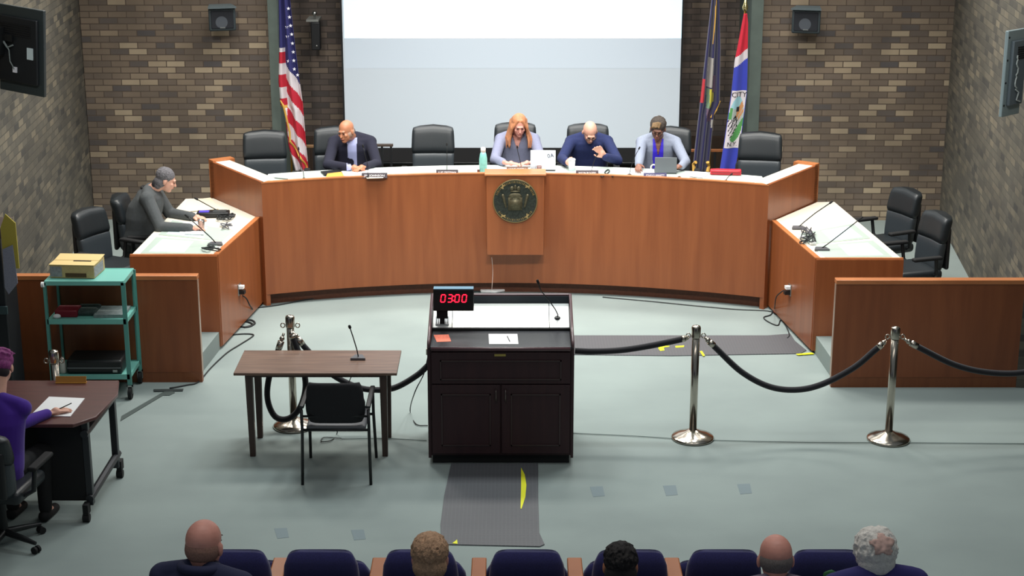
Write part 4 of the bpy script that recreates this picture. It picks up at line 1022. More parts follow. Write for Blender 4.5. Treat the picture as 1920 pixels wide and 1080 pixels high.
gooseneck('long gooseneck microphone on the right of the lectern', (gy(1045, 600, 13.2).x, 13.2, 1.075), [gy(1046, 590, 13.18), gy(1041, 580, 13.15), gy(1027, 560, 13.1), gy(1014, 545, 13.05), gy(1009, 530, 13.02)], head=.012, headlen=.02, base_r=.025)

# ================================================================== SMALL TABLE, CHAIR, TABLE MICROPHONE
tt = thing('side_table', 'narrow walnut table with four legs in front of the left stanchion', 'table', (-1.59, 13.06, 0))
bm = nb(); bx(bm, -.66, .66, -.29, .29, .728, .75); obj('tabletop', bm, WALNUT, tt, bev=.003)
bm = nb(); bx(bm, -.56, .56, -.22, .22, .69, .728); obj('apron', bm, WALNUTL, tt)
for sx, sy in ((-1, -1), (1, -1), (-1, 1), (1, 1)):
    bm = nb(); xa, ya = sx * .545, sy * .225
    loft(bm, [[Vector((xa + a * .03, ya + b * .03, .728)) for a, b in ((-1, -1), (1, -1), (1, 1), (-1, 1))], [Vector((xa + sx * -.0 + a * .022, ya + sy * -.02 + b * .022, 0)) for a, b in ((-1, -1), (1, -1), (1, 1), (-1, 1))]])
    obj('leg', bm, WALNUTL, tt)
mb = gz(672, 672, .75)
gooseneck('gooseneck microphone with a trapezoid base on the small walnut table', (mb.x, mb.y, .751), [gy(669, 655, 13.12), gy(662, 632, 13.1), gy(656, 614, 13.08)], r=.005, head=.013, headlen=.012,
          flatbase=[(-.062, -.05), (.062, -.05), (.03, .05), (-.03, .05)], basem=mat('mic_base_grey', (92, 92, 96), .4))
gc = thing('guest_chair', 'black fabric guest chair with thin metal legs drawn up to the walnut table', 'chair', (-1.385, 12.55, 0), R(180))
# local: faces -y => after 180 turn faces the table (+y)
bm = nb(); rings = []
for i in range(11):
    u = i / 10; z = .50 + .34 * u; wd = .47 * (1 - .10 * (2 * u - 1) ** 4) * (.96 if u > .5 else 1) ; y = .235 + .05 * u; rd = math.sin(math.pi * (.12 + .76 * u)) ** .3
    rings.append([Vector((math.copysign(abs(math.cos(a)) ** .35, math.cos(a)) * wd / 2 * (.9 + .1 * rd), y + math.copysign(abs(math.sin(a)) ** .6, math.sin(a)) * .025 * rd + .035 * (abs(math.cos(a))) ** 2 * -1, z)) for a in [2 * math.pi * j / 24 for j in range(24)]])
loft(bm, rings); obj('backrest', bm, mat('fabric_black', (30, 30, 34), .9, bump=.3, bscale=400), gc, smooth='all')
bm = nb(); bx(bm, -.235, .235, -.22, .24, .42, .475); obj('seat', bm, mat('seat_grey_vinyl', (92, 94, 98), .5), gc, bev=.022, seg=3)
for s in (-1, 1):
    bm = nb(); tube(bm, [(s * .27, .30, .0), (s * .262, .26, .42), (s * .262, .27, .62)], .0125, 10); obj('leg', bm, BLACK, gc, smooth='all')
    bm = nb(); tube(bm, [(s * .27, -.26, .0), (s * .26, -.20, .42), (s * .26, -.18, .64)], .0125, 10); obj('leg', bm, BLACK, gc, smooth='all')
    bm = nb(); bx(bm, s * .26 - .02, s * .26 + .02, -.20, .28, .63, .655); obj('armrest', bm, BLACK, gc, bev=.01)
bm = nb(); tube(bm, [(-.26, .24, .44), (.26, .24, .44)], .011); tube(bm, [(-.26, .255, .56), (.26, .255, .56)], .009); tube(bm, [(-.26, -.19, .41), (.26, -.19, .41)], .011); obj('cross_bar', bm, BLACK, gc, smooth='all')

# ================================================================== STANCHIONS AND ROPES
GS = 'polished chrome stanchions'
def stanchion():
    t = thing('stanchion', '', 'stanchion', group=GS)
    bm = nb(); lathe(bm, [(.178, 0), (.182, .012), (.172, .024), (.12, .045), (.06, .065), (.036, .08)], seg=48); obj('base', bm, CHROME, t, smooth='all')
    bm = nb(); lathe(bm, [(.032, .07), (.032, .93)], seg=24); obj('post', bm, CHROME, t, smooth='all')
    bm = nb(); lathe(bm, [(.038, .90), (.039, .905), (.039, .985), (.034, .998), (.012, 1.006)], seg=24); obj('cap', bm, CHROME, t, smooth='all')
    for s in (-1, 1):
        bm = nb(); pts = [(s * (.045 + .018 * (1 - math.cos(a))), 0, .915 + .020 * math.sin(a)) for a in [2 * math.pi * k / 10 for k in range(11)]]; tube(bm, pts, .005, 6); obj('hook_ring', bm, CHROME, t, smooth='all')
    return t
st0 = stanchion(); st0.location = (1.53, 13.24, 0); st0['label'] = 'chrome stanchion just right of the lectern'
dup(st0, (3.18, 13.21, 0), 0, 'chrome stanchion in front of the right low partition')
dup(st0, (-1.88, 13.52, 0), 0, 'chrome stanchion behind the walnut table')
dup(st0, (-3.64, 12.60, 0), 0, 'chrome stanchion behind the dark red table at the left edge')
def rope(label, pts, ends=(1, 1)):
    t = thing('barrier_rope', label, 'rope', group='black velvet barrier ropes'); pts = [Vector(p) for p in pts]
    # smooth the curve
    def cr(p0, p1, p2, p3, u): return .5 * ((2 * p1) + (-p0 + p2) * u + (2 * p0 - 5 * p1 + 4 * p2 - p3) * u * u + (-p0 + 3 * p1 - 3 * p2 + p3) * u ** 3)
    ext = [2 * pts[0] - pts[1]] + pts + [2 * pts[-1] - pts[-2]]; q = []
    for i in range(len(pts) - 1):
        for k in range(8): q.append(cr(ext[i], ext[i + 1], ext[i + 2], ext[i + 3], k / 8))
    q.append(pts[-1]); a, b = (5 if ends[0] else 0), (len(q) - 5 if ends[1] else len(q))
    bm = nb(); tube(bm, q[a:b], .026, 12); obj('velvet_rope', bm, VELVET, t, smooth='all')
    for flag_, seg_ in ((ends[0], q[:7]), (ends[1], q[-7:][::-1])):
        if flag_:
            L0 = (seg_[0] - seg_[-1]).normalized(); bm = nb(); tube(bm, [seg_[-1], seg_[3]], .028, 12); tube(bm, [seg_[3], seg_[0]], .012, 8); ball(bm, seg_[2], .022); obj('end_clip', bm, CHROME, t, smooth='all')
    return t
Y1 = 13.24
rope('black velvet rope sagging between the two right-hand stanchions', [gy(x, y, Y1 - .01) for x, y in ((1322, 633), (1345, 655), (1390, 697), (1440, 724), (1490, 731), (1540, 721), (1600, 690), (1640, 657), (1662, 638))])
rope('black velvet rope running off the right edge from the rightmost stanchion', [gy(x, y, Y1 - .05) for x, y in ((1696, 636), (1730, 655), (1790, 684), (1850, 698), (1915, 699), (1975, 682), (2020, 650), (2032, 634))], (1, 1))
dup(st0, (4.86, 13.18, 0), 0, 'chrome stanchion beyond the right edge holding the last rope end')
rope('black velvet rope between the lectern and the stanchion right of it', [gy(x, y, Y1 + .02) for x, y in ((1292, 632), (1270, 638), (1210, 650), (1160, 657), (1110, 659), (1078, 658))], (1, 0))
rope('black velvet rope from the left stanchion to the left side of the lectern', [gy(548, 622, 13.45), gy(575, 655, 13.47), gy(620, 700, 13.47), gy(665, 724, 13.47), gy(700, 731, 13.45), gy(740, 727, 13.38), gy(780, 705, 13.3), gy(804, 684, 13.25)], (1, 0))
rope('black velvet rope looped down beside the stanchion behind the walnut table', [gy(532, 625, 13.45), gy(519, 665, 13.42), gy(504, 710, 13.40), gy(502, 750, 13.40), gy(516, 781, 13.40), gy(540, 785, 13.40), gy(562, 765, 13.40), gy(573, 725, 13.40), gy(566, 680, 13.42), gy(552, 640, 13.44), gy(545, 622, 13.45)], (1, 1))

# ================================================================== TEAL CART AND WHAT IS ON IT
ca = thing('utility_cart', 'teal metal utility cart with three shelves on casters', 'cart', (-3.785, 14.42, 0))
W2, D2 = .345, .21
for z, m in ((1.10, TEALD), (.74, TEALD), (.22, TEALD)):
    bm = nb(); bx(bm, -W2, W2, -D2, D2, z - .012, z)
    bx(bm, -W2 - .005, W2 + .005, -D2 - .006, -D2 + .004, z - .035, z + (.004 if z > 1 else .012)); bx(bm, -W2 - .005, W2 + .005, D2 - .004, D2 + .006, z - .035, z + .004)
    bx(bm, -W2 - .006, -W2 + .004, -D2, D2, z - .035, z + .004); bx(bm, W2 - .004, W2 + .006, -D2, D2, z - .035, z + .004); obj('shelf', bm, m, ca)
for sx, sy in ((-1, -1), (1, -1), (-1, 1), (1, 1)):
    bm = nb(); bx(bm, sx * W2 - .02, sx * W2 + .006 + .014 * (sx > 0), sy * D2 - .006, sy * D2 + .006, .12, 1.09); bx(bm, sx * W2 - .005, sx * W2 + .006, sy * D2 - .025 * (sy > 0), sy * D2 + .025 * (sy < 0), .12, 1.09); p_ = obj('upright', bm, TEAL, ca)
    bm = nb(); tube(bm, [(sx * W2 - .015, sy * D2, .055), (sx * W2 + .015, sy * D2, .055)], .055, 20); w_ = obj('caster', bm, BLACKM, ca, smooth=True)
    bm = nb(); bx(bm, sx * W2 - .025, sx * W2 - .018, sy * D2 - .015, sy * D2 + .015, .05, .13); bx(bm, sx * W2 + .018, sx * W2 + .025, sy * D2 - .015, sy * D2 + .015, .05, .13); bx(bm, sx * W2 - .025, sx * W2 + .025, sy * D2 - .015, sy * D2 + .015, .115, .13); obj('caster_fork', bm, STEEL, w_)
bm = nb(); tube(bm, [(-W2 - .03, -D2 - .01, 1.075), (-W2 - .006, -D2 - .01, 1.075)], .025, 12); obj('bumper', bm, PAPER, ca)
cb = thing('cardboard_box', 'open-flapped cardboard box with printed sides on top of the teal cart', 'box', (-3.90, 14.45, 1.105), R(-4))
bm = nb(); bx(bm, -.20, .20, -.145, .165, 0, .115); obj('carton', bm, [CARD], cb)
bm = nb(); bx(bm, -.205, .205, -.15, .0, .117, .122); box(bm, (0, .09, .128), (.41, .165, .005), Euler((R(5), 0, 0))); obj('flap', bm, mat('cardboard_light', (224, 196, 136), .85), cb)
bm = nb(); bx(bm, -.198, -.09, -.147, -.145, .01, .105); obj('printed_panel', bm, CARDP, cb)
bm = nb(); bx(bm, .20, .202, -.14, .12, .01, .10); obj('printed_panel', bm, CARDP, cb)
bm = nb(); bx(bm, -.06, .13, -.148, -.146, .008, .045); obj('hand_hole', bm, mat('cardboard_dark', (90, 66, 44), .9), cb)
bm = nb(); bx(bm, -.02, .14, -.03, -.01, .123, .126); obj('slit', bm, BLACKM, cb)
bm = nb(); prism(bm, [(-.10, -.09), (.10, -.09), (.10, .09), (-.10, .09)], 0, .065); tag(obj('red_box', bm, mat('dark_red_box', (122, 20, 38), .5), bev=.008, loc=(-3.99, 14.38, .741)), 'dark red box on the middle shelf of the teal cart', 'box')
bm = nb(); bx(bm, -.14, .13, -.14, .14, 0, .03); tag(obj('paper_stack', bm, mat('grey_papers', (126, 136, 136), .8, noise=.2), loc=(-3.60, 14.42, .741)), 'grey stack of papers on the middle shelf of the teal cart', 'papers')
bm = nb(); ball(bm, (0, 0, .02), (.035, .03, .022)); tag(obj('tissue_ball', bm, PAPER, smooth='all', loc=(-4.06, 14.255, .743)), 'crumpled white tissue beside the dark red box on the cart', 'tissue')
bm = nb(); bx(bm, -.10, .10, -.12, .12, 0, .05); 
tag(obj('cable_bundle', bm, mat('bundle_dark', (52, 66, 64), .8, noise=.4, nscale=50), bev=.02, loc=(-3.83, 14.45, .741)), 'dark tangled bundle between the red box and the papers on the cart', 'cables')
bc = thing('equipment_case', 'black equipment case lying on the bottom shelf of the cart', 'case', (-3.76, 14.38, .222))
bm = nb(); bx(bm, -.25, .25, -.14, .17, 0, .13); obj('shell', bm, BLACK, bc, bev=.02)
bm = nb(); bx(bm, -.24, .24, -.146, -.14, .055, .065); obj('seam_strip', bm, mat('grey_strip', (110, 114, 116), .4), bc)
bm = nb(); bx(bm, .17, .21, -.15, -.142, .02, .045); obj('latch', bm, STEEL, bc)
bm = nb(); lathe(bm, [(.030, 0), (.032, .01), (.030, .09), (.012, .125), (.012, .15)], seg=16); tag(obj('white_bottle', bm, mat('bottle_white', (206, 206, 196), .4), smooth='all', loc=(-4.05, 14.28, .222)), 'small white bottle beside the black case on the cart bottom', 'bottle')

# ================================================================== LEFT TABLE (dark red) AND CHAIR
rt = thing('flip_top_table', 'dark red-brown training table with a black modesty panel and casters, at the left edge', 'table', (0, 0, 0))
bm = nb(); prism(bm, [(-4.55, 11.50), (-3.22, 11.50), (-3.09, 11.66), (-3.04, 12.15), (-3.10, 12.46), (-4.55, 12.46)], .772, .80); obj('tabletop', bm, MAHO, rt, bev=.006)
bm = nb(); bx(bm, -4.5, -3.30, 12.05, 12.07, .18, .70); bx(bm, -3.52, -3.20, 11.62, 11.64, .14, .74); obj('modesty_panel', bm, BLACKM, rt)
for q in ((-3.20, -3.15, 11.62, 11.68), (-3.17, -3.12, 12.34, 12.40)):
    bm = nb(); bx(bm, *q, .10, .77); obj('leg', bm, CHAR, rt, bev=.005)
for q in ([(-3.175, 11.60, .68), (-3.145, 12.40, .68)], [(-3.17, 11.60, .16), (-3.14, 12.42, .20)]):
    bm = nb(); tube(bm, q, .031, 8); obj('side_brace', bm, CHAR, rt)
for (x, y) in ((-3.19, 11.55), (-3.13, 12.40)):
    bm = nb(); bx(bm, x - .02, x + .02, y - .02, y + .06, .06, .14); tube(bm, [(x - .025, y, .032), (x + .025, y, .032)], .032, 14); obj('caster', bm, BLACKM, rt)
bm = nb(); bx(bm, -.12, .12, -.02, .02, 0, .006); box(bm, (0, .0, .028), (.24, .008, .05), Euler((R(-15), 0, 0)));
tag(obj('name_wedge', bm, mat('oak_yellow', (196, 140, 60), .5), loc=(gz(138, 712, .80).x, 12.40, .801)), 'yellow wooden name wedge at the back of the dark red table', 'name plate')
sheet('paper_sheet', 'white sheets under the writing hand on the dark red table', 'paper', zq([(92, 744), (159, 747), (132, 781), (57, 779)], .803), .801, PAPER, .004)
bm = nb(); tube(bm, [gz(104, 770, .835), gz(134, 756, .85)], .004, 6); tag(obj('pen', bm, BLACKM), 'black pen in the hand of the person with magenta hair', 'pen')
oc = exec_chair('task_chair', 'black mesh-backed task chair the person with magenta hair sits on', None, H=.98, W=.47)
oc.location = (-3.68, 11.14, 0); oc.rotation_euler = (0, 0, R(172))
# tall dark cabinet at the left edge
tc_ = thing('display_cabinet', 'tall dark cabinet at the left edge with a yellow folder hung on it', 'cabinet', (-4.62, 13.95, 0))
bm = nb(); bx(bm, -.25, .26, -.15, .2, 0, 1.60); obj('carcass', bm, mat('cabinet_dark', (24, 26, 30), .5), tc_, bev=.01)
bm = nb(); bx(bm, -.27, .27, -.17, .22, 1.60, 1.70); obj('top_board', bm, mat('cabinet_top_brown', (84, 68, 64), .6), tc_, bev=.01)
bm = nb(); bx(bm, -.26, .27, -.17, -.15, .93, 1.0); obj('shelf_edge', bm, mat('edge_teal_grey', (56, 74, 76), .5), tc_)
bm = nb(); bx(bm, .04, .06, -.16, -.15, .05, .93); bx(bm, .04, .06, -.16, -.15, 1.0, 1.58); obj('door_stile', bm, BLACKM, tc_)
fo = gy(15, 445, 13.78)
bm = nb(); prism(bm, [(0, 0), (.0, .36), (.05, .48), (.13, .40), (.13, 0)], 0, .012)
o = obj('yellow_folder', bm, mat('folder_yellow', (190, 172, 70), .7)); o.rotation_euler = (R(90), 0, 0); o.location = (gy(8, 503, 13.79).x, 13.795, gy(8, 503, 13.79).z); tag(o, 'yellow folder hanging on the tall dark cabinet', 'folder')
bm = nb(); prism(bm, [(0, .06), (.01, .40), (.10, .44), (.115, .10), (.03, 0)], 0, .006)
o = obj('notice_sheet', bm, mat('grey_print_paper', (150, 150, 164), .8, noise=.12, nscale=120)); o.rotation_euler = (R(90), 0, 0); o.location = (gy(10, 552, 13.77).x, 13.775, gy(10, 552, 13.77).z); tag(o, 'printed white paper hanging below the yellow folder', 'paper')

# ================================================================== THINGS ON THE DAIS
TZ = TOP - .009
def dp(px, py, z=TZ): return gz(px, py, z)
def nameplate(px0, px1, py, txt, col, label, tilt=0):
    a, b = dp(px0, py), dp(px1, py); c = (a + b) / 2; Wd = (b - a).length
    t = thing('name_plate', label, 'name plate', (c.x, c.y + .02, TZ), math.atan2(b.y - a.y, b.x - a.x), 'name plates along the front of the dais')
    bm = nb(); loft(bm, [[Vector((x, -.02, 0)), Vector((x, .03, 0)), Vector((x, .004, .052)), Vector((x, -.004, .052))] for x in (-Wd / 2, Wd / 2)]); obj('plate', bm, col, t)
    bm = text_bm(txt, .030, .0012); sxx = min(1.25, Wd * .80 / (max(v.co.x for v in bm.verts) - min(v.co.x for v in bm.verts)))
    M = Matrix.Translation((0, -.0145, .026)) @ Euler((R(74), 0, 0)).to_matrix().to_4x4()
    for v in bm.verts: v.co = M @ Vector((v.co.x * sxx, v.co.y, v.co.z))
    obj('lettering', bm, mat('letter_white', (245, 245, 250), .6), t)
PLB = mat('plate_dark', (60, 50, 58), .4); PLBR = mat('plate_brown', (110, 84, 72), .4)
nameplate(678, 726, 334, 'JIM JOHNSON', PLB, 'dark name plate in front of the man in the dark suit')
nameplate(818, 859, 328, 'LUIS FREEMAN', PLB, 'dark name plate in front of the empty chair left of centre')
nameplate(1080, 1122, 329, 'JASON ROGERS', PLB, 'dark name plate in front of the bald man in navy blue')
nameplate(1207, 1250, 334, 'ETHYLE LANNETT', mat('plate_blue_grey', (70, 70, 110), .4), 'dark name plate in front of the woman in the grey blazer')
nameplate(950, 990, 322, 'JANE SMITH', PLBR, 'brown name plate above the bronze seal')
def bottle():
    c = dp(906, 324); t = thing('water_bottle', 'mint green water bottle with a white cap on the dais', 'bottle', (c.x, c.y + .03, TZ))
    bm = nb(); lathe(bm, [(.040, 0), (.043, .01), (.043, .15), (.034, .20), (.024, .225)], seg=28); obj('bottle_body', bm, mat('bottle_mint', (138, 206, 196), .35, noise=.12, nscale=30), t, smooth='all')
    bm = nb(); lathe(bm, [(.027, .222), (.027, .262), (.022, .27)], seg=24); obj('cap', bm, PAPER, t, smooth='all')
bottle()
c = dp(897, 324); bm = nb(); tube(bm, [(0, 0, 0), (0, 0, .035)], .014, 12); tag(obj('lip_balm', bm, mat('small_dark', (110, 70, 60), .5), smooth=True, loc=(c.x, c.y, TZ)), 'small brown tube beside the mint green bottle', 'tube')
def laptop(name, label, px, py, Wd, hgt, rz, lidm, tilt=14, mark=None, deep=.22):
    c = dp(px, py); t = thing('laptop', label, 'laptop', (c.x, c.y, TZ), rz)
    bm = nb(); bx(bm, -Wd / 2, Wd / 2, .0, deep, 0, .014); obj('keyboard_base', bm, mat('laptop_base', (70, 74, 78), .5), t, bev=.004)
    bm = nb(); box(bm, (0, hgt / 2 * math.sin(R(-tilt)) , .012 + hgt / 2 * math.cos(R(tilt))), (Wd, .010, hgt), Euler((R(tilt), 0, 0))); obj('lid', bm, lidm, t, bev=.004)
    if mark:
        bm = text_bm(mark, .062, .0012); M = Matrix.Translation((Wd * .30, hgt * .72 * math.sin(R(-tilt)) - .0065, .012 + hgt * .72 * math.cos(R(tilt)))) @ Euler((R(90 + tilt), 0, 0)).to_matrix().to_4x4() @ Matrix.Rotation(R(8), 4, 'Z')
        for v in bm.verts: v.co = M @ v.co
        obj('lid_mark', bm, mat('mark_slate', (76, 90, 116), .6), t)
    return t
laptop('l', 'white laptop with two dark marks on its lid, right of the red-haired woman', 1018, 320, .27, .21, R(-2), mat('laptop_white', (222, 230, 232), .4), -4, '0A')
laptop('l', 'grey laptop open in front of the woman in the light grey blazer', 1248, 326, .235, .165, R(-3), mat('laptop_grey', (98, 104, 108), .45), -8)
def cup(px, py, r, h, m, label, lid=None, cat='cup'):
    c = dp(px, py); t = thing('drinking_cup', label, cat, (c.x, c.y, TZ)); bm = nb(); lathe(bm, [(r * .8, 0), (r, h), (r * .93, h), (r * .74, .01)], seg=24); obj('cup_body', bm, m, t, smooth='all')
    if lid: bm = nb(); lathe(bm, [(r * 1.05, h), (r * 1.05, h + .012), (r * .8, h + .02)], seg=24); obj('lid', bm, lid, t, smooth='all')
cup(1072, 320, .038, .115, mat('cup_pale', (214, 224, 228), .5), 'white tumbler held by the bald man in navy blue', PAPER)
cup(1011, 322, .028, .065, mat('cup_brown', (130, 100, 96), .5), 'small brown cup in front of the white laptop')
cup(1000, 322, .032, .12, mat('jar_pale', (196, 204, 214), .3, noise=.25, nscale=30), 'pale patterned tumbler beside the white laptop')
def dsheets(label, px, z=0, m=PAPER, th=.004, cat='paper', name='paper_sheet'):
    return sheet(name, label, cat, zq(px, TZ), TZ + .0015 + z, m, th)
dsheets('white papers in front of the man in the dark suit', [(640, 322), (700, 317), (716, 326), (648, 332)])
dsheets('white leaflet sticking over the edge by the leftmost name plate', [(684, 330), (722, 331), (718, 335), (688, 336)], .004, PAPERY)
dsheets('white papers in front of the red-haired woman', [(928, 316), (975, 315), (975, 322), (922, 323)])
dsheets('white papers in front of the bald man in navy blue', [(1082, 317), (1118, 316), (1124, 325), (1078, 326)], 0, PAPER, .012)
dsheets('white papers in front of the woman in the grey blazer', [(1190, 320), (1232, 321), (1234, 330), (1180, 329)])
dsheets('white papers on the dais between the grey laptop and the red pouch', [(1302, 323), (1330, 324), (1320, 334), (1292, 331)])
dsheets('flat orange notebook left of the man in the dark suit', [(614, 328), (640, 325), (645, 333), (610, 337)], .0, mat('notebook_orange', (236, 160, 70), .7), .015, 'notebook', 'notebook')
dsheets('black tablet under the forearm of the man in the dark suit', [(601, 323), (636, 319), (642, 326), (608, 330)], .0, BLACK, .01, 'tablet', 'tablet')
# red pouch
c = dp(1361, 328); pt_ = thing('pouch', 'red zipped pouch lying on the right of the dais', 'pouch', (c.x, c.y + .02, TZ), R(-6))
bm = nb(); bx(bm, -.165, .165, -.04, .05, .0, .055); bmesh.ops.subdivide_edges(bm, edges=bm.edges, cuts=3)
for v in bm.verts: v.co.z += .008 * math.sin(v.co.x * 40) * (v.co.z > .02)
obj('pouch_body', bm, RED, pt_, bev=.015, seg=3); bm = nb(); tube(bm, [(-.15, -.043, .03), (.15, -.043, .032)], .004, 6); obj('zip', bm, mat('zip_dark_red', (120, 20, 30), .5), pt_)
c = gy(1420, 300, 18.05); bgt = tag(obj('shoulder_bag', (lambda b: (bx(b, -.22, .22, -.05, .07, -.16, .10), b)[1])(nb()), BLACKM, bev=.05, loc=(c.x, c.y + .12, F2 + .70)), 'black bag in the seat of the far right dais chair', 'bag')
# dais microphones
GM = 'gooseneck microphones along the dais'
def dmic(px, py, tops, label, br=.018):
    c = dp(px, py); gooseneck(label, (c.x, c.y, TZ), [gy(x, y, c.y - .02 + .05) for x, y in tops], r=.0035, head=.009, headlen=.018, base_r=br, group=GM)
dmic(570, 337, [(569, 325), (566, 310), (562, 296), (560, 280)], 'thin gooseneck microphone in front of the flag with stars')
dmic(838, 323, [(838, 315), (838, 300), (838, 285), (838, 272)], 'thin gooseneck microphone in front of the empty chair left of centre')
dmic(977, 320, [(977, 310), (974, 297), (971, 285), (970, 277)], 'gooseneck microphone in front of the red-haired woman')
dmic(1109, 326, [(1110, 316), (1113, 305), (1116, 297), (1119, 291)], 'gooseneck microphone in front of the bald man in navy blue')
dmic(1180, 330, [(1182, 318), (1186, 304), (1192, 290), (1198, 279)], 'gooseneck microphone left of the woman in the grey blazer', .03)
dmic(1361, 341, [(1363, 335), (1366, 331), (1370, 328)], 'short microphone in front of the red pouch')
dmic(690, 334, [(690, 318), (688, 303), (684, 288), (681, 275)], 'gooseneck microphone in front of the man in the dark suit')
def cable(label, pts, r=.006, m=CABLE, cat='cable', nm='loose_cable'):
    pts = [Vector(p) for p in pts]; q = []
    ext = [2 * pts[0] - pts[1]] + pts + [2 * pts[-1] - pts[-2]]
    for i in range(len(pts) - 1):
        for k in range(5):
            u = k / 5; p0, p1, p2, p3 = ext[i:i + 4]
            q.append(.5 * ((2 * p1) + (-p0 + p2) * u + (2 * p0 - 5 * p1 + 4 * p2 - p3) * u * u + (-p0 + 3 * p1 - 3 * p2 + p3) * u ** 3))
    q.append(pts[-1]); bm = nb(); tube(bm, q, r, 6); return tag(obj(nm, bm, m, smooth='all'), label, cat)
cable('curled thin cable on the left end of the dais', [dp(x, y, TZ + .006) for x, y in ((540, 336), (520, 334), (508, 333), (502, 337), (508, 341), (516, 340))], .004)
cable('dark coiled cable between the bald man and the woman in the blazer', [dp(x, y, TZ + .008) for x, y in ((1124, 327), (1130, 331), (1142, 322), (1140, 318), (1134, 324), (1146, 330), (1150, 331))], .006)
cable('brown coiled cable in front of the grey laptop', [dp(x, y, TZ + .008) for x, y in ((1268, 335), (1274, 331), (1280, 335), (1296, 334), (1306, 335), (1312, 338), (1318, 339))], .006, mat('cable_brown', (110, 84, 66), .6))
bm = nb(); pts = []
for k in range(13):
    a = 2 * math.pi * k / 12; pts.append((.03 * math.cos(a), 0, .035 + .032 * math.sin(a)))
tube(bm, pts, .007, 8); c = dp(1226, 322); tag(obj('face_mask', bm, PAPER, smooth='all', loc=(c.x, c.y + .05, TZ)), 'white looped mask strap beside the grey laptop', 'mask')

# ================================================================== THINGS ON THE STAFF DESKS
SZ2 = .953
def staff_mic(label, bpx, tpx, Yt, grp='gooseneck microphones on the staff desks'):
    c = gz(*bpx, SZ2); n = len(tpx)
    t = gooseneck(label, (c.x, c.y, SZ2), [gy(x, y, c.y + (Yt - c.y) * (i + 1) / n) for i, (x, y) in enumerate(tpx)], r=.0055, head=.011, headlen=.03, group=grp, flatbase=[(-.075, -.045), (.075, -.045), (.05, .045), (-.05, .045)], basem=mat('mic_base_grey', (92, 92, 96), .4))
staff_mic('gooseneck microphone nearest the cart on the left staff desk', (405, 458), [(396, 446), (375, 427), (352, 407)], 15.95)
staff_mic('gooseneck microphone farthest along the left staff desk', (428, 405), [(412, 397), (392, 386), (370, 374)], 17.3)
staff_mic('gooseneck microphone nearest the front of the right staff desk', (1540, 468), [(1554, 456), (1580, 436), (1612, 411)], 15.9)
staff_mic('gooseneck microphone at the back of the right staff desk', (1497, 428), [(1508, 416), (1528, 400), (1556, 381)], 16.9)
ph_ = thing('desk_phone', 'black desk device with a purple display on the left staff desk', 'phone', (*gz(400, 405, SZ2).to_2d(), SZ2), R(4))
bm = nb(); prism(bm, [(-.17, -.07), (.17, -.07), (.17, .07), (-.17, .07)], 0, .05); obj('casing', bm, BLACK, ph_, bev=.01)
bm = nb(); bx(bm, -.145, -.04, -.05, .04, .051, .054); obj('display', bm, mat('purple_display', (84, 70, 190), .3), ph_)
bm = nb(); bx(bm, .0, .14, -.05, .05, .050, .056); obj('keypad', bm, mat('keypad_grey', (60, 64, 66), .5), ph_)
def tangle(label, px, py, w_, h_, seed, n=16, m=CABLE):
    rnd = random.Random(seed); pts = []
    for k in range(n): 
        c = gz(px + rnd.uniform(-w_, w_), py + rnd.uniform(-h_, h_), SZ2 + .012); c.z = SZ2 + .008 + rnd.uniform(0, .03); pts.append(c)
    cable(label, pts, .0055, m)
tangle('dark tangled cables beside the desk device on the left staff desk', 425, 408, 20, 6, 1)
tangle('tangled cables under the near microphone on the left staff desk', 395, 466, 18, 5, 2)
tangle('grey tangled cables in the middle of the left staff desk', 425, 424, 12, 6, 5, 10, mat('cable_grey_dark', (84, 84, 92), .5))
tangle('dark tangled cables along the inner edge of the right staff desk', 1515, 446, 16, 12, 3, 22)
tangle('thin grey cables beside the microphones of the right staff desk', 1512, 436, 12, 8, 4, 12, MATS['cable_grey_dark'])
for (px, py, l) in ((418, 424, 'white adaptor on the left staff desk rim'), (1503, 447, 'white adaptor among the cables of the right staff desk'), (1524, 458, 'white adaptor beside the near microphone of the right staff desk')):
    c = gz(px, py, SZ2); bm = nb(); bx(bm, -.03, .03, -.02, .02, 0, .025); tag(obj('adaptor', bm, PAPER, bev=.004, loc=(c.x, c.y, SZ2)), l, 'adaptor')
for pxs, l, m in (([(330, 420), (372, 415), (380, 436), (338, 438)], 'white papers under the hands of the grey-haired man', PAPER),
                  ([(352, 424), (384, 424), (382, 441), (346, 440)], 'round-cornered white pad right of the grey-haired man', PAPER),
                  ([(352, 376), (395, 371), (410, 392), (345, 398)], 'large cream sheet at the far end of the left staff desk', PAPERY)):
    sheet('paper_sheet', l, 'paper', zq(pxs, SZ2), SZ2 + (.004 if 'pad' in l else 0.001), m, .003)
gl = thing('drinking_glass', 'clear drinking glass on the left staff desk', 'glass', (*gz(378, 432, SZ2).to_2d(), SZ2))
gm_ = mat('clear_glass', (240, 245, 245), .05); gm_.node_tree.nodes['Principled BSDF'].inputs['Transmission Weight'].default_value = .95
bm = nb(); lathe(bm, [(.028, 0), (.036, .11), (.033, .11), (.025, .008)], seg=20); obj('glass_body', bm, gm_, gl, smooth='all')
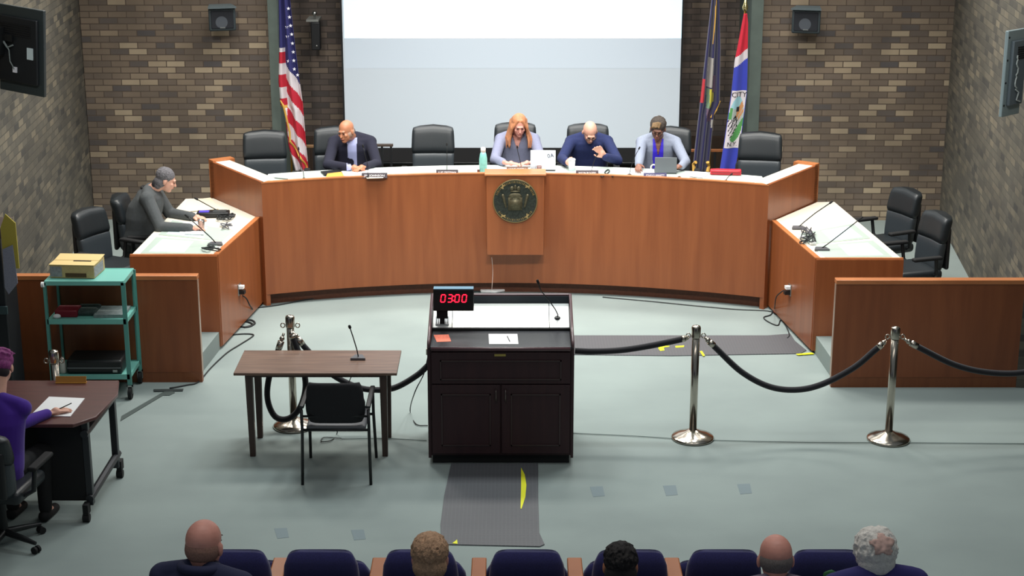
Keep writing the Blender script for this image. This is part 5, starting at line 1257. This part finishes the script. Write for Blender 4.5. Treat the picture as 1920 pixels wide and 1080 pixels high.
# outlets on the desk panels
def outlet(a, b, k, z, off, label, cords):
    p = Vector(a).lerp(Vector(b), k); d = (Vector(b) - Vector(a)).normalized(); n = Vector((-d.y, d.x)) * off
    t = thing('power_outlet', label, 'outlet', (p.x + n.x * .006, p.y + n.y * .006, z), math.atan2(d.y, d.x))
    bm = nb(); bx(bm, -.045, .045, -.008, .008, -.06, .06); obj('plate', bm, STEEL, t, bev=.003)
    s = 1 if off > 0 else -1
    bm = nb(); bx(bm, -.03, .03, s * .008, s * .05, .01, .04); obj('plug', bm, PAPER, t)
    bm = nb(); bx(bm, -.03, .03, s * .008, s * .06, -.045, -.008); obj('adaptor', bm, BLACK, t)
    return t
outlet((-2.85, 15.64), (-2.66, 17.12), .42, .42, -1, 'double power outlet with plugs on the left staff desk', 0)
outlet((2.92, 15.51), (2.72, 16.98), .50, .42, 1, 'power outlet with a plug on the right staff desk', 0)

# ================================================================== ON THE FLOOR
MATG = mat('mat_grey_rubber', (84, 86, 88), .55)
def ribbed():
    nt = MATG.node_tree; b = nt.nodes['Principled BSDF']; tc = nt.nodes['Texture Coordinate']
    vz = nt.nodes.new('ShaderNodeTexVoronoi'); vz.inputs['Scale'].default_value = 34; vz.distance = 'CHEBYCHEV'; vz.inputs['Randomness'].default_value = 0
    nt.links.new(tc.outputs['Object'], vz.inputs['Vector']); bp = nt.nodes.new('ShaderNodeBump'); bp.inputs['Strength'].default_value = .9; bp.inputs['Distance'].default_value = .004
    nt.links.new(vz.outputs['Distance'], bp.inputs['Height']); nt.links.new(bp.outputs['Normal'], b.inputs['Normal'])
    r = nt.nodes.new('ShaderNodeValToRGB'); r.color_ramp.elements[0].color = lin((70, 72, 76)); r.color_ramp.elements[1].color = lin((98, 100, 104))
    nt.links.new(vz.outputs['Distance'], r.inputs['Fac']); r.color_ramp.elements[1].position = .6; nt.links.new(r.outputs['Color'], b.inputs['Base Color'])
ribbed()
def zf(pxs, z=0): return [tuple(gz(x, y, z).to_2d()) for x, y in pxs]
bm = nb(); prism(bm, zf([(846, 870), (1009, 870), (1009, 930), (1011, 1000), (1021, 1022), (1012, 1026), (920, 1024), (828, 1022), (826, 985), (833, 930)]), .0, .008)
tag(obj('floor_mat', bm, MATG), 'dark grey ribbed floor mat in front of the lectern', 'mat')
bm = nb(); prism(bm, zf([(1000, 630), (1440, 630), (1482, 627), (1490, 640), (1512, 658), (1500, 664), (1260, 668), (1000, 665)]), .0, .008)
tag(obj('floor_mat', bm, MATG), 'grey ribbed floor mat behind the lectern, running to the right staff desk', 'mat')
YT = 'yellow tape scraps on the floor mats'
def tape(pxs, label, z=.009): bm = nb(); prism(bm, zf(pxs, z), 0, .002); o = obj('yellow_tape', bm, YELL); o.location.z = z; tag(o, label, 'tape', YT)
tape([(977, 877), (984, 890), (987, 910), (985, 932), (978, 954), (976, 954), (977, 910)], 'long curved yellow tape strip on the mat in front of the lectern')
tape([(1228, 650), (1240, 646), (1256, 650), (1238, 653)], 'yellow tape scrap under the rope, leftmost on the rear mat')
tape([(1234, 653), (1244, 652), (1246, 657), (1238, 658)], 'small yellow tape scrap below the leftmost one on the rear mat')
tape([(1246, 645), (1256, 643), (1255, 648), (1244, 648)], 'small yellow tape scrap touching the rope on the rear mat')
tape([(1266, 649), (1283, 648), (1282, 651), (1267, 652)], 'flat yellow tape scrap left of the stanchion post on the rear mat')
tape([(1312, 659), (1316, 658), (1322, 667), (1318, 668)], 'slanted yellow tape scrap right of the stanchion post')
tape([(1492, 664), (1522, 661), (1527, 664), (1496, 666)], 'yellow tape strip at the right end of the rear mat')
tape([(848, 1019), (857, 1012), (858, 1020)], 'yellow tape corner at the near left of the front mat')
bm = nb(); prism(bm, zf([(228, 781), (306, 736), (318, 731), (328, 737), (318, 742), (306, 742), (226, 790)], 0), 0, .006)
tag(obj('cable_cover', bm, mat('cover_grey', (74, 84, 82), .7)), 'flat dark grey cable cover strip on the floor beside the cart', 'cable cover')
bm = nb(); prism(bm, zf([(288, 730), (344, 729), (343, 733), (289, 734)], .007), .006, .009)
tag(obj('floor_tape', bm, mat('tape_dark', (52, 60, 60), .7)), 'dark tape strip across the end of the cable cover', 'tape')
FZ = .008
def fc(label, pxs, r=.006, **k): return cable(label, [gz(x, y, FZ) for x, y in pxs], r, **k)
fc('thin dark cable on the floor from the left partition toward the dais', [(318, 728), (350, 722), (372, 716), (395, 690), (425, 662), (450, 646), (472, 632), (474, 627), (455, 626), (432, 628)], .007)
fc('long dark cable along the foot of the dais', [(470, 578), (520, 572), (580, 561), (660, 553), (750, 548), (840, 546), (905, 546)], .008)
fc('thin cable on the carpet from the dais foot to the right staff desk', [(1130, 557), (1220, 565), (1300, 573), (1380, 580), (1440, 583), (1455, 590)], .005)
fc('looped dark cable lying by the right staff desk outlet', [(1452, 578), (1445, 590), (1432, 595), (1440, 603), (1458, 610), (1464, 600), (1474, 612), (1480, 628), (1476, 634)], .006)
fc('dark tangled cable at the foot of the left staff desk', [(442, 608), (455, 602), (470, 600), (478, 606), (466, 613), (450, 612), (446, 606), (462, 603), (474, 609), (458, 614)], .010)
bm = nb(); rnd = random.Random(9)
ball(bm, (0, 0, .03), (.10, .05, .03)); c = gz(456, 592, 0); tag(obj('cable_pile', bm, CABLE, smooth='all', loc=(c.x, c.y, 0)), 'dark heap of coiled cable against the left staff desk', 'cables')
cable('power cord hanging from the left staff desk outlet', [gy(452, 552, 16.35), gy(462, 560, 16.4), gy(468, 572, 16.45), gz(474, 584, .02), gz(460, 598, .02)], .007)
cable('power cord hanging from the right staff desk outlet', [gy(1468, 545, 16.2), gy(1456, 556, 16.3), gy(1453, 572, 16.4), gz(1452, 580, .02)], .006)
bm = nb(); ball(bm, (0, 0, 0), .028); c = gz(1455, 583, .03); tag(obj('red_plug', bm, mat('red_orange_plug', (214, 84, 60), .5), smooth='all', loc=c), 'small red-orange plug at the foot of the right staff desk', 'plug')
cable('thin cable hanging from the left side of the lectern', [gy(803, 665, 13.1), gy(795, 700, 13.1), gy(778, 735, 13.05), gz(769, 770, .02), gz(780, 795, .01), gz(802, 798, .01)], .005)
cable('thin cable hanging below the walnut table', [gy(661, 702, 13.3), gy(655, 715, 13.3), gy(640, 760, 13.2), gz(632, 812, .01), gz(622, 825, .01), gz(603, 828, .01), gz(608, 820, .01), gz(640, 822, .01)], .004)
# floor seam line and the paper behind the lectern
fc('thin dark cable stretched across the carpet right of the lectern', [(1072, 812), (1200, 818), (1300, 824), (1500, 829), (1700, 830), (1930, 832)], .0035, m=mat('cable_grey_green', (116, 130, 127), .8))
fc('thin cable across the carpet left of the lectern', [(640, 823), (720, 822), (800, 826)], .0035, m=MATS['cable_grey_green'])
for px, py, l in ((528, 1000, 'faint dark square mark on the carpet behind the bald man in the navy jacket'), (672, 1003, 'faint dark square mark on the carpet above the second arm stand'), (1120, 922, 'faint square mark on the carpet nearest the lectern'),
                  (1257, 920, 'faint square mark on the carpet, middle of the three right of the front mat'), (1396, 917, 'faint square mark on the carpet below the middle of the sagging rope')):
    bm = nb(); prism(bm, zf([(px - 14, py - 9), (px + 10, py - 10), (px + 14, py + 8), (px - 8, py + 10)]), 0, .0015); tag(obj('carpet_mark', bm, mat('carpet_mark', (122, 136, 140), .95)), l, 'carpet mark', 'faint square marks on the carpet')
c = gz(922, 548, .01)
bm = nb(); prism(bm, zf([(898, 541), (925, 539), (950, 543), (930, 547), (902, 546)], .02), 0, .03); tag(obj('crumpled_paper', bm, PAPER, bev=.01), 'crumpled white paper on the floor between the dais and the lectern', 'paper')
cable('thin white cord hanging from the bottom of the seal panel', [gy(922, 482, 17.3), gy(924, 510, 17.3), gy(922, 545, 17.25)], .003, mat('cord_pale', (190, 170, 160), .7))
# green garment on the front row seat back at the bottom right
bm = nb(); rings = []
for i in range(9):
    u = i / 8; rings.append([Vector((gy(1538 + 8 * u, 1075, 7.9).x + .30 * v * (1 - .2 * u), 7.9 + .12 * v - .03 * math.sin(v * 9), gy(1560, 1058, 7.9).z - .02 - .25 * (1 - u) - .10 * abs(v - .12) * 2)) for v in [j / 14 for j in range(15)]])
loft(bm, rings, closed=False, caps=False); o = obj('green_jacket', bm, mat('jacket_green', (30, 92, 44), .8, noise=.3, nscale=14), smooth='all'); m_ = o.modifiers.new('s', 'SOLIDIFY'); m_.thickness = .02
tag(o, 'dark green jacket draped between the bald man with grey fringe and the white-haired person', 'jacket')
